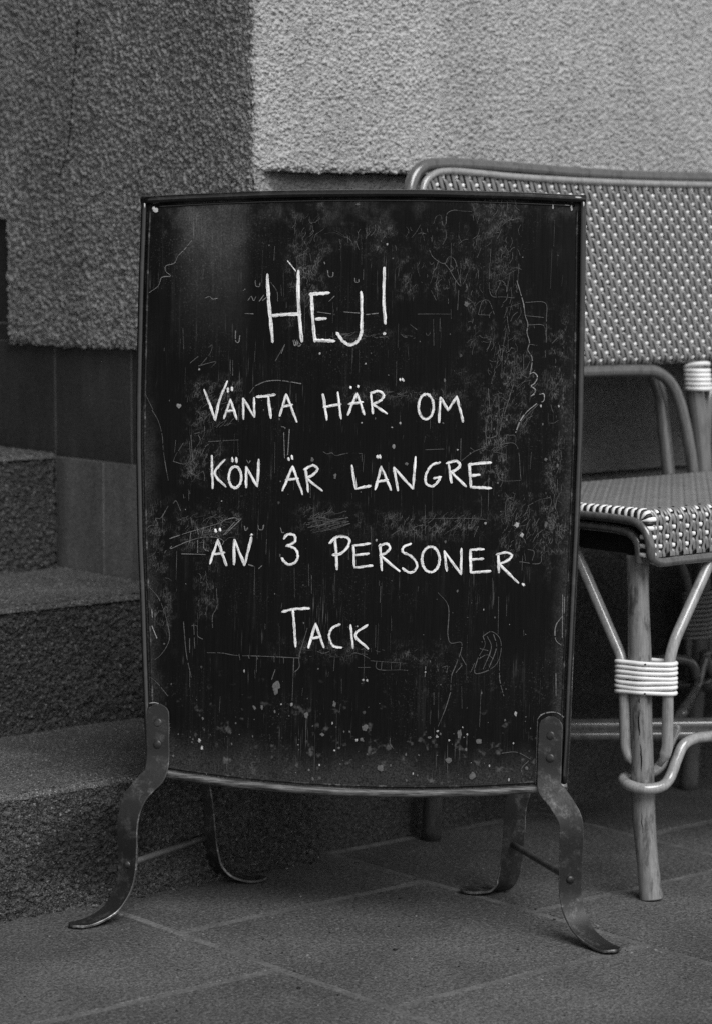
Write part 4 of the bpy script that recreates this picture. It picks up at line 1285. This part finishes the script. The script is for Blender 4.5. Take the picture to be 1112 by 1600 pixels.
# ================================================================== rattan bench (two places side by side)
bench = empty('rattan_seat', (0.345, 2.942, 0.0), GRID)
tag(bench, 'two-place rattan bistro bench with woven grey and white dotted back and seat against the wall', 'bench')
AC = 0.482                                         # middle legs; the right end mirrors the left
W2 = 2 * AC
TL = math.tan(R(7))
def bb(z): return 0.375 + (z - 0.42) * TL
CEN = (0.0075, 0.0045)
# ---- front legs with braces, binding and loop
def front_leg(a0, flip=1):
    c = [(0, -.0019, .0), (0, -.0010, .006), (0, .0035, .035), (0, .0098, .078), (0, .0138, .124), (0, .0160, .18), (0, .0190, .23), (0, .0227, .305), (0, .0262, .375), (0, .0272, .405)]
    q = catmull([(a0 + x, y, z) for x, y, z in c], 6)
    r = [0.0134 + (0.0004 if p[2] < 0.03 else 0) - 0.0006 * math.sin(p[2] * 40) for p in q]
    r[0] *= .84
    mb = MB(); mb.tube(q, r, 18)
    # open cracks along the weathered pole
    leg = mb.build('leg', M_LEG, bench)
    if a0 == 0:
        ck = MB()
        def lc(z):
            i = min(range(len(q)), key=lambda k: abs(q[k][2] - z)); return q[i]
        vd = np.array((-.636, -.772, 0)); sd2 = np.array((.772, -.636, 0))
        r_ = random.Random(3)
        for z0, z1, off in ((.080, .118, -.004), (.150, .185, -.003), (.195, .225, -.0035), (.233, .24, -.003)):
            n = 7; pts = []
            for k in range(n):
                z = z0 + (z1 - z0) * k / (n - 1); cc = lc(z); o2 = off + r_.gauss(0, .0006)
                rr = .0134; dep = math.sqrt(rr * rr - o2 * o2)
                pts.append(np.array((cc[0], cc[1], z)) + sd2 * o2 + vd * (dep - .0002))
            ck.tube(pts, [0.0002 + .0006 * math.sin(math.pi * k / (n - 1)) for k in range(n)], 5)
        for z, o0, o1 in ((.092, -.008, .008), (.083, -.005, .010), (.112, -.011, .010), (.121, -.010, .006)):
            n = 6; pts = []
            for k in range(n):
                o2 = o0 + (o1 - o0) * k / (n - 1); cc = lc(z); dep = math.sqrt(.0134 ** 2 - o2 * o2)
                pts.append(np.array((cc[0], cc[1], z + r_.gauss(0, .0009))) + sd2 * o2 + vd * (dep - .0002))
            ck.tube(pts, 0.00035, 5)
        tag(ck.build('cracks', M_CRACK, leg), kind='stuff')
    if a0 < W2 - .01:
        br = [(.1100, -.001, .418), (.0160, -.0085, .2900), (.0172, -.0080, .176), (.0100, -.0020, .158)]
        mb = MB(); p = rounded([(a0 + x, y, z) for x, y, z in br], .03); rr = [.0069] * len(p); rr[-1] = .003; rr[-2] = .0048
        mb.tube(p, rr, 12); mb.build('brace', M_CANE_PALE, bench)
    if a0 > .01:
        br = [(-.1100, -.001, .418), (-.0160, -.0085, .2900), (-.0172, -.0080, .176), (-.0100, -.0020, .158)]
        mb = MB(); p = rounded([(a0 + x, y, z) for x, y, z in br], .03); rr = [.0069] * len(p); rr[-1] = .003; rr[-2] = .0048
        mb.tube(p, rr, 12); mb.build('brace', M_CANE_PALE, bench)
    br = [(.002, .1440, .4180), (-.0115, .0395, .2820), (-.0125, .0355, .2600), (-.0120, .0310, .1720), (-.003, .0200, .153)]
    mb = MB(); p = rounded([(a0 + x, y, z) for x, y, z in br], .03); rr = [.0069] * len(p); rr[-1] = .003; rr[-2] = .0048
    mb.tube(p, rr, 12); mb.build('brace', M_CANE_PALE, bench)
    # seven turns of flat binding round pole and braces
    cents = [(a0 + .0, .0185, .0134 + .0012), (a0 + .0178, -.0083, .0069 + .0012), (a0 - .0128, .0358, .0069 + .0012)]
    if a0 > .01: cents.append((a0 - .0178, -.0083, .0081))
    hull = hull_pts(cents)
    for k in range(7):
        z = .2795 - k * .00575
        ph = random.uniform(0, 6); tk = random.uniform(.0025, .0029); mb = MB(); mb.tube([(x, y, z + .0006 * math.sin(i * .23 + ph)) for i, (x, y) in enumerate(hull)], tk, 8, closed=True)
        mb.build('binding', M_WRAP, bench)
    if a0 == 0:
        for z in (.2795, .2795 - 6 * .00575):
            dome(leg, (a0 - .0105, .0185 - .0110 - .0048, z), (-.636, -.772, 0), .0012, .0008, 'tack', M_CRACK)
    return leg
def hull_pts(cs, n=16):
    pts = []
    for x, y, r in cs:
        for k in range(24):
            a = 2 * math.pi * k / 24; pts.append((x + r * math.cos(a), y + r * math.sin(a)))
    pts = sorted(set(pts))
    def half(ps):
        h = []
        for p in ps:
            while len(h) > 1 and (h[-1][0] - h[-2][0]) * (p[1] - h[-2][1]) - (h[-1][1] - h[-2][1]) * (p[0] - h[-2][0]) <= 0: h.pop()
            h.append(p)
        return h
    lo_, up_ = half(pts), half(pts[::-1])
    poly = lo_[:-1] + up_[:-1]
    # even resample
    out = []; per = 0; L_ = []
    for i in range(len(poly)):
        q = poly[(i + 1) % len(poly)]; L_.append(math.hypot(q[0] - poly[i][0], q[1] - poly[i][1]))
    per = sum(L_); n = max(28, int(per / .0035)); i = 0; acc = 0
    for k in range(n):
        d = per * k / n
        while acc + L_[i] < d: acc += L_[i]; i += 1
        t = (d - acc) / max(L_[i], 1e-9); q = poly[(i + 1) % len(poly)]
        out.append((poly[i][0] + (q[0] - poly[i][0]) * t, poly[i][1] + (q[1] - poly[i][1]) * t))
    return out
for a0 in (0.0, AC, W2): front_leg(a0)
# ---- rear legs carry the back
def rear_leg(a0):
    c = [(.001, .392, 0), (.002, .386, .08), (.004, .378, .22), (.006, .3765, .36), (.008, bb(.45) , .45), (.008, bb(.56) + .004, .56), (.008, bb(.60) + .012, .605), (.008, bb(.62) + .016, .622)]
    mb = MB(); q = catmull([(a0 + x, y, z) for x, y, z in c], 6)
    mb.tube(q, .0128, 16); mb.build('leg', M_CANE_SHADED if a0 < .01 else M_CANE, bench)
    for s in (-1, 1):
        if (a0 < .01 and s < 0) or (a0 > W2 - .01 and s > 0): continue
        br = [(s * .095, .370, .398), (s * .06, .372, .345), (s * .030, .376, .300), (s * .0225, .3785, .27), (s * .0225, .3785, .225), (s * .021, .380, .175), (s * .014, .381, .160)]
        mb = MB(); p = catmull([(a0 + .004 + x, y, z) for x, y, z in br], 5); mb.tube(p, .0069, 10); mb.build('brace', M_CANE, bench)
    cents = [(a0 + .004, .3775, .0142), (a0 + .0265, .3785, .0081), (a0 - .0185, .3785, .0081)]
    if a0 < .01: cents = cents[:2]
    if a0 > W2 - .01: cents = [cents[0], cents[2]]
    hull = hull_pts(cents)
    for k in range(11):
        mb = MB(); mb.tube([(x, y, .282 - k * .0062) for x, y in hull], .0029, 7, closed=True)
        mb.build('binding', M_GREYSTRAND, bench)
    # binding that ties back and pole
    h2 = hull_pts([(a0 + .008, bb(.58), .0145), (a0 + .008, bb(.58) - .006, .0140)])
    for k in range(6):
        z = .5965 - k * .0062
        mb = MB(); mb.tube([(x - .0006 * k * 0, y - (.58 - z) * TL, z + (.004 * math.sin(i / len(h2) * 6.28) if k == 0 else 0)) for i, (x, y) in enumerate(h2)], .0032, 8, closed=True)
        mb.build('binding', M_WRAP, bench)
for a0 in (0.0, AC, W2): rear_leg(a0)
# ---- lower rails
def rail(pts, r, mat, name='stretcher', n=8):
    mb = MB(); mb.tube(catmull(pts, n), r, 12); return mb.build(name, mat, bench)
def mir(pts): return [(W2 - x, y, z) for x, y, z in pts]
D1 = [(.010, .378, .152), (.12, .287, .150), (.245, .192, .150), (.37, .095, .150), (AC - .008, .012, .150)]
D2 = [(.012, .366, .1385), (.12, .278, .1385), (.245, .182, .1385), (.37, .086, .1385), (AC - .012, .016, .1385)]
for f in (lambda p: p, mir):
    rail(f(D1), .0092, M_CANE); rail(f(D2), .0072, M_CANE)
    rail(f([(.245, .200, .146), (.36, .285, .148), (AC - .006, .372, .150)]), .0090, M_CANE)
    # loop: from the crossing round the front leg and on along the front
    rail(f([(.247, .193, .146), (.15, .118, .142), (.062, .050, .1395), (.030, .040, .139), (.004, .0420, .1395), (-.017, .030, .1395), (-.0235, .012, .137), (-.0155, -.0055, .1345), (.003, -.0130, .1365),
            (.0165, -.0120, .1430), (.0300, -.0110, .1640), (.0415, -.0100, .1790), (.0600, -.0095, .1850), (.0918, -.0095, .1845), (.18, -.0095, .1835), (.28, -.0095, .184), (AC - .09, -.0095, .1845), (AC - .05, -.0105, .176), (AC - .022, -.012, .145), (AC - .002, -.014, .1365)]), .0066, M_CANE_PALE)
    rail(f([(.30, .236, .150), (AC - .045, .345, .150), (AC - .02, .358, .158), (AC - .004, .362, .185), (AC + .004, .362, .2)]), .0066, M_CANE)
    rail(f([(AC - .02, .40, .150), (AC + .012, .366, .156), (AC + .028, .362, .185), (AC + .06, .365, .196), (AC + .12, .37, .196)]), .0070, M_CANE)
# ---- seat
SZ = .4600
sb = MB(); sb.box((.004, .012, .404), (W2 - .004, .345, .4460)); sb.build('seat_board', M_DARKBOARD, bench, smooth=False)
def seat_canes(f):
    rail(f([(-.0185, .350, .4478), (-.0185, .20, .4478), (-.0185, .1032, .4468), (-.0185, .03, .4468), (-.0185, .008, .4440), (-.0180, -.0045, .4340), (-.0165, -.0085, .4190), (-.0140, -.0085, .4060), (-.004, -.0088, .4000), (.03, -.0088, .3992), (.0894, -.0088, .3990), (.3, -.0088, .3988), (AC, -.0088, .3988)]), .0056, M_CANE, 'seat_rim')
    rail(f([(-.0150, .350, .4352), (-.0150, .20, .4352), (-.0150, .1032, .4345), (-.0150, .045, .4340), (-.0150, .024, .4310), (-.0150, .0125, .4220), (-.0150, .0095, .408), (-.0150, .0095, .398)]), .0056, M_CANE, 'seat_rim')
seat_canes(lambda p: p); seat_canes(mir)
rail([(-.012, .350, .4475), (.2, .352, .4475), (AC, .352, .4475), (W2 + .012, .350, .4475)], .0060, M_CANE, 'seat_rim')
# woven surface: warp strands run front to back, white and black weft cross beneath them
PIT, ROW = .0056, .0106
PR = []                                            # profile (b, z) of the seat from back to front lower edge
for k in range(32): PR.append((.348 - (.348 - .006) * k / 31, SZ - .0078 * (1 - k / 31) + .0010 * math.sin(math.pi * k / 31)))
for k in range(1, 9):
    a = math.pi / 2 * k / 8; PR.append((.006 - .014 * math.sin(a), SZ - .014 + .014 * math.cos(a)))
for k in range(1, 7): PR.append((-.008, SZ - .014 - (SZ - .014 - .4055) * k / 6))
class Curve2:
    def __init__(s, pts):
        s.p = pts; s.s = [0]
        for i in range(1, len(pts)): s.s.append(s.s[-1] + math.hypot(pts[i][0] - pts[i - 1][0], pts[i][1] - pts[i - 1][1]))
        s.L = s.s[-1]
    def at(s, d):
        d = max(0, min(s.L - 1e-7, d)); i = 0
        i = int(np.searchsorted(s.s, d, 'right')) - 1; i = min(i, len(s.p) - 2)
        t = (d - s.s[i]) / (s.s[i + 1] - s.s[i]); p, q = s.p[i], s.p[i + 1]
        x, y = p[0] + (q[0] - p[0]) * t, p[1] + (q[1] - p[1]) * t
        l = math.hypot(q[0] - p[0], q[1] - p[1]); tx, ty = (q[0] - p[0]) / l, (q[1] - p[1]) / l
        return x, y, tx, ty
def smooth01(x): x = max(0, min(1, x)); return x * x * (3 - 2 * x)
def weave(n_warp, a_of, d0, d1_of, d0_of, surf, dipwin, slant, wid_, step, jit=0.0, flat_=lambda d: 1.0):
    """surf(a, d, h) -> 3D point. returns warp MB, white MB, black MB"""
    wp, wh, bk = MB(), MB(), MB()
    nmin = []
    for i in range(n_warp):
        a = a_of(i); s0, s1 = d0_of(a), d1_of(a)
        if s1 - s0 < .01: continue
        n = max(2, int((s1 - s0) / step)); vs, fs = [], []
        ph = random.uniform(-.06, .06)
        for k in range(n + 1):
            d = s0 + (s1 - s0) * k / n
            row = d / ROW + ph * 0.3
            h = .0010; lat = 0.0
            if i % 2 == 0:
                u = (row - (i // 2) % 2) % 2.0          # dips once in two rows
                c = (dipwin - (2 - u)) if u > 1.25 else (dipwin + .30 - u)
                on = smooth01(c / .24)
                h = .0013 - .0038 * on
                lat = slant * (u - 1.15) * flat_(d)
                w = wid_(d) * (1.0 - .25 * on)
            else:
                u = (row - ((i - 1) // 2) % 2) % 2.0
                q_ = u / .55 if u < .55 else 1 - (u - .55) / 1.45
                lat = slant * .85 * (math.cos(math.pi * q_) * .6 + (1 - 2 * q_) * .4) * flat_(d)
                h = .0013 + .0004 * math.cos(math.pi * 2 * u)
                w = wid_(d)
            lat += jit * noise.noise((i * 3.7, d * 30, 1.0))
            for q, (dx, dh) in enumerate(((-1, -.0009), (-.55, .0), (.0, .00035), (.55, .0), (1, -.0009))):
                vs.append(surf(a + lat + dx * w / 2, d, h + dh))
        for k in range(n):
            for q in range(4):
                b0 = k * 5 + q; fs.append((b0, b0 + 1, b0 + 6, b0 + 5))
        wp.add(vs, fs)
    return wp
def weft(surf, n_warp, a_of, a_lo, a_hi, d_lo, d_hi, inside=None):
    """white turns rise only where a warp strand dips; the black weft lies deeper and runs right across"""
    wh, bk = MB(), MB()
    j = int(d_lo / ROW)
    while j * ROW < d_hi:
        d = j * ROW
        if d - .0024 > d_lo and d + .0026 < d_hi:
            for i in range(0, n_warp, 2):
                if (j - i // 2) % 2: continue
                a = a_of(i)
                if inside and not inside(a, d - .002): continue
                vs, fs = [], []
                da, dd0 = random.gauss(0, .00025), random.gauss(0, .0003)
                for t, hh in ((-1, -.0016), (-.66, .0004), (-.25, .0012), (.25, .0012), (.66, .0004), (1, -.0016)):
                    for q, h2 in ((-1, -.0012), (-.62, 0), (.62, 0), (1, -.0012)):
                        vs.append(surf(a + da + t * .0030, d + dd0 + q * .0025, hh + h2))
                for k in range(5):
                    for q in range(3):
                        b0 = k * 4 + q; fs.append((b0, b0 + 1, b0 + 5, b0 + 4))
                wh.add(vs, fs)
        d = (j + .5) * ROW
        if d - .0026 > d_lo and d + .0026 < d_hi:
            n = int((a_hi - a_lo) / .0112); vs, fs = [], []
            for k in range(n + 1):
                a = a_lo + (a_hi - a_lo) * k / n
                for dd, hh in ((-1, -.0010), (-.5, 0), (.5, 0), (1, -.0010)):
                    vs.append(surf(a, d + dd * .0026, -.0008 + hh))
            for k in range(n):
                if inside and not inside(a_lo + (a_hi - a_lo) * (k + .5) / n, d): continue
                for q in range(3):
                    b0 = k * 4 + q; fs.append((b0, b0 + 1, b0 + 5, b0 + 4))
            bk.add(vs, fs)
        j += 1
    return wh, bk
SC = Curve2(PR)
def seat_surf(a, d, h):
    b, z, tb, tz = SC.at(d)
    return (a, b - tz * h * 1.0 if False else b + tz * h, z - tb * h)
wa = weave(int((W2 + .022) / PIT) + 1, lambda i: -.0095 + i * PIT, 0, lambda a: SC.L, lambda a: 0.0, seat_surf, .30, .0010, lambda d: .0047 if d > .338 else .0064, .0022, .0006, lambda d: 1.0 if d > .335 else 0.1)
tag(wa.build('seat_weave', M_GREYSTRAND, bench, fix=False), kind='stuff')
wh, bk = weft(seat_surf, int((W2 + .022) / PIT) + 1, lambda i: -.0095 + i * PIT, -.012, W2 + .012, .337, SC.L)
tag(wh.build('seat_weft', M_WHITESTRAND, bench, fix=False), kind='stuff')
tag(bk.build('seat_weft', M_BLACKSTRAND, bench, fix=False), kind='stuff')
back_ = MB(); n = 60; vs, fs = [], []
for k in range(n + 1):
    d = SC.L * k / n
    vs += [seat_surf(-.012, d, -.0022), seat_surf(W2 + .012, d, -.0022)]
for k in range(n): fs.append((2 * k, 2 * k + 1, 2 * k + 3, 2 * k + 2))
back_.add(vs, fs); back_.build('seat_lining', M_BLACKSTRAND, bench, fix=False)
# edge binding: white and black turns over the side edge
for side in (0, 1):
    ew, eb = MB(), MB()
    d = .004; k = 0
    while d < SC.L - .003:
        L_ = .0055 if k % 2 == 0 else .0049
        mbx = ew if k % 2 == 0 else eb
        hgt = .0016 if k % 2 == 0 else .0010
        vs, fs = [], []
        prof = [(-.0065, hgt - .0004), (-.012, hgt), (-.0165, hgt - .0012), (-.0192, hgt - .0044), (-.0195, -.0100), (-.0190, -.0135)]
        m_ = 5
        for q in range(m_):
            dd = d + L_ * (q / (m_ - 1)) * .94
            eps = (-.0011 if q in (0, m_ - 1) else 0) * 1.0
            for (pa, ph) in prof:
                x, y, z = seat_surf(0, dd, max(ph, -.0135))
                aa = pa - eps * (1 if pa < -.0165 else 0)
                hh = ph + (eps if ph > -.003 else 0)
                x, y, z = seat_surf(0, dd, hh)
                vs.append((aa if side == 0 else W2 - aa, y, z))
        np_ = len(prof)
        for q in range(m_ - 1):
            for r2 in range(np_ - 1):
                b0 = q * np_ + r2; fs.append((b0, b0 + 1, b0 + np_ + 1, b0 + np_))
        mbx.add(vs, fs); d += L_; k += 1
    tag(ew.build('edge_binding', M_WHITESTRAND, bench), kind='stuff'); tag(eb.build('edge_binding', M_BLACKSTRAND, bench), kind='stuff')

# ---- back rest
OUT = [(-.0067, .60), (-.0067, .72), (-.0067, .8144), (-.0050, .8321), (.0046, .8510), (.0221, .8630), (.0498, .8665), (.10, .8665), (.1722, .8640), (.2885, .8592), (.39, .8570), (AC, .8565)]
INN = [(.0047, .60), (.0047, .72), (.0047, .8180), (.0055, .8300), (.0125, .8440), (.0286, .8540), (.0507, .8575), (.10, .8560), (.1615, .8525), (.2779, .8490), (.39, .8473), (AC, .8470)]
def closed_frame(pts, db, r, mat, name):
    full = [(x, bb(z) + db, z) for x, z in pts] + [(W2 - x, bb(z) + db, z) for x, z in reversed(pts[:-1])]
    mb = MB(); mb.tube(catmull(full, 8), r, 14); return mb.build(name, mat, bench)
closed_frame(OUT, .004, .0086, M_CANE, 'back_frame')
closed_frame(INN, -.008, .0046, M_CANE_PALE, 'back_trim')
rail([(-.004, bb(.604) + .006, .610), (.2, bb(.604) + .006, .610), (W2 - .2, bb(.604) + .006, .610), (W2 + .004, bb(.604) + .006, .610)], .0075, M_CANE, 'back_frame')
def top_of(a):
    a = min(a, W2 - a)
    pts = INN
    if a <= pts[3][0]: return .8300
    for (x0, z0), (x1, z1) in zip(pts[3:-1], pts[4:]):
        if a <= x1: return z0 + (z1 - z0) * (a - x0) / (x1 - x0)
    return pts[-1][1]
ZB = .6025
BPR = []                                           # back profile from the top down, rolled under at the foot
for k in range(40): z = .872 - (.872 - .6125) * k / 39; BPR.append((bb(z) - .006, z))
b0_, z0_ = BPR[-1]
for k in range(1, 9):
    a = math.pi * .62 * k / 8; BPR.append((b0_ + .0105 - .0105 * math.cos(a), z0_ - .0105 * math.sin(a)))
BC = Curve2(BPR)
def back_surf(a, d, h):
    b, z, tb, tz = BC.at(d)
    return (a, b + tz * h, z - tb * h)
def d_top(a): return (.872 - top_of(a)) / math.cos(R(7)) - .001
# slanting warp: three strands to a repeat, each running half a repeat sideways between its dips
HP = .0112
def back_weave():
    wp, wh, bk = MB(), MB(), MB()
    A0, A1 = .0060, W2 - .0060
    SL_ = HP / (3 * ROW)
    m0 = int((A0 - BC.L * SL_) / (HP * 2 / 3)) - 1
    m1 = int(A1 / (HP * 2 / 3)) + 2
    for m in range(m0, m1):
        n = int(BC.L / .0022); run = []
        def flush(run):
            if len(run) < 3: return
            vs, fs = [], []
            for a, d, h, w in run:
                for dx, dh in ((-1, -.0010), (-.55, .0), (.0, .0004), (.55, .0), (1, -.0010)):
                    vs.append(back_surf(a + dx * w / 2, d, h + dh))
            for k in range(len(run) - 1):
                for q in range(4): b0 = k * 5 + q; fs.append((b0, b0 + 1, b0 + 6, b0 + 5))
            wp.add(vs, fs)
        ph = random.gauss(0, .05); wv = random.uniform(.94, 1.04)
        for k in range(n + 1):
            d = BC.L * k / n; row = d / ROW
            a = HP * (2 * m / 3 + row / 3) + .0006 * noise.noise((m * 3.7, d * 25, 1.0))
            if a < A0 or a > A1 or d < d_top(a): flush(run); run = []; continue
            u = (row + ph - m % 3) % 3.0
            c = (.30 - (3 - u)) if u > 1.8 else (.46 - u)
            on = smooth01(c / .28)
            arch = .0006 * math.sin(math.pi * max(0, min(1, (u - .4) / 2.2)))
            run.append((a + .0007 * math.sin(2 * math.pi * (u - .2) / 3), d, .0012 + arch - .0040 * on, .0060 * wv * (1 - .30 * on)))
        flush(run)
    j = 1
    while j * ROW < BC.L - .003:
        d = j * ROW
        for k in range(0, int(A1 / HP) + 1):
            if (k + j) % 2: continue
            a = HP * k
            if a < A0 + .003 or a > A1 - .003 or d < d_top(a) + .004: continue
            vs, fs = [], []
            da, dd0 = random.gauss(0, .00025), random.gauss(0, .0003)
            for t, hh in ((-1, -.0016), (-.66, .0004), (-.25, .0011), (.25, .0011), (.66, .0004), (1, -.0016)):
                for q, h2 in ((-1, -.0012), (-.62, 0), (.62, 0), (1, -.0012)):
                    vs.append(back_surf(a + da + t * .0030, d + dd0 + q * .0024, hh + h2))
            for p in range(5):
                for q in range(3): b0 = p * 4 + q; fs.append((b0, b0 + 1, b0 + 5, b0 + 4))
            wh.add(vs, fs)
        d = (j + .5) * ROW
        if d + .003 < BC.L:
            n = int((A1 - A0) / .0112); vs, fs = [], []
            for k in range(n + 1):
                for dd, hh in ((-1, -.0010), (-.5, 0), (.5, 0), (1, -.0010)): vs.append(back_surf(A0 + (A1 - A0) * k / n, d + dd * .0024, -.0010 + hh))
            for k in range(n):
                if d < d_top(A0 + (A1 - A0) * (k + .5) / n) + .001: continue
                for q in range(3): b0 = k * 4 + q; fs.append((b0, b0 + 1, b0 + 5, b0 + 4))
            bk.add(vs, fs)
        j += 1
    return wp, wh, bk
wb, wh, bk = back_weave()
tag(wb.build('back_weave', M_GREYSTRAND, bench, fix=False), kind='stuff')
tag(wh.build('back_weft', M_WHITESTRAND, bench, fix=False), kind='stuff')
tag(bk.build('back_weft', M_BLACKSTRAND, bench, fix=False), kind='stuff')
ln = MB(); n = 60; vs, fs = [], []
for i in range(61):
    a = .005 + (W2 - .010) * i / 60
    dt = d_top(a) - .002
    for k in range(13): vs.append(back_surf(a, dt + (BC.L - dt) * k / 12, -.0024))
for i in range(60):
    for k in range(12): b0 = i * 13 + k; fs.append((b0, b0 + 1, b0 + 14, b0 + 13))
ln.add(vs, fs); ln.build('back_lining', M_BLACKSTRAND, bench, fix=False)
# bent hoops under the back
for f in (lambda p: p, mir):
    hp = [(.034, .455), (.037, .51), (.044, .550), (.056, .5775), (.080, .5935), (.12, .596), (.2661, .5952), (.3815, .5935), (.4100, .5910), (.4330, .5790), (.4480, .5590), (.4590, .5260), (.4680, .4679), (.4700, .440)]
    rail(f([(x, bb(z) + .000, z) for x, z in hp]), .0084, M_CANE, 'back_hoop')
    hp2 = [(.060, .44), (.058, .55), (.075, .585), (.12, .602), (.40, .602), (.432, .588), (.446, .56), (.450, .50), (.452, .44)]
    rail(f([(x, bb(z) + .030, z) for x, z in hp2]), .0095, M_CANE, 'back_hoop')

# ================================================================== small litter on the paving
pb = MB()
def pebble(x, y, s, flat=.5, seed=0):
    r_ = random.Random(seed); n = 7; vs = [(x, y, s * flat)]
    for k in range(n): a = 2 * math.pi * k / n; q = s * r_.uniform(.6, 1.1); vs.append((x + q * math.cos(a), y + q * math.sin(a) * .8, s * flat * r_.uniform(.35, .7)))
    for k in range(n): a = 2 * math.pi * k / n; q = s * r_.uniform(.7, 1.1); vs.append((x + q * math.cos(a), y + q * math.sin(a) * .8, -.001))
    fs = [(0, 1 + k, 1 + (k + 1) % n) for k in range(n)] + [(1 + k, 1 + n + k, 1 + n + (k + 1) % n, 1 + (k + 1) % n) for k in range(n)]
    return vs, fs
pale, dark = MB(), MB()
for k, (x, y, s) in enumerate(((-.2695, 2.871, .0032), (-.262, 2.808, .0016), (-.206, 2.80, .0014), (.3255, 2.7235, .0030), (.331, 2.715, .0020), (.318, 2.735, .0016), (-.05, 2.695, .0014), (.02, 2.62, .0015), (.452, 3.098, .0025), (-.17, 2.79, .0012), (.06, 2.69, .0012), (-.34, 2.78, .0015), (.18, 2.615, .0014), (-.065, 2.955, .0014))):
    pale.add(*pebble(x, y, s, .5, k))
r_ = random.Random(12)
for k in range(150):
    x = r_.uniform(-.5, .55); y = r_.uniform(2.4, 3.15); s = abs(r_.gauss(0, .0009)) + .0005
    (dark if r_.random() < .7 else pale).add(*pebble(x, y, s, .5, k + 50))
for k in range(70):                                # crumbs gathered along the step foot
    a = r_.uniform(1.35, 1.95); q = gw(a, 2.447 - abs(r_.gauss(0, .006)) - .002); (dark if r_.random() < .6 else pale).add(*pebble(q[0], q[1], abs(r_.gauss(0, .0012)) + .0006, .6, k + 300))
tag(pale.build('grit', M_GRIT, smooth=False), 'pale crumbs of grit and paint scattered on the paving', 'grit', kind='stuff')
tag(dark.build('grit', M_BLACKSTRAND, smooth=False), 'dark crumbs of dirt scattered on the paving', 'grit', kind='stuff')
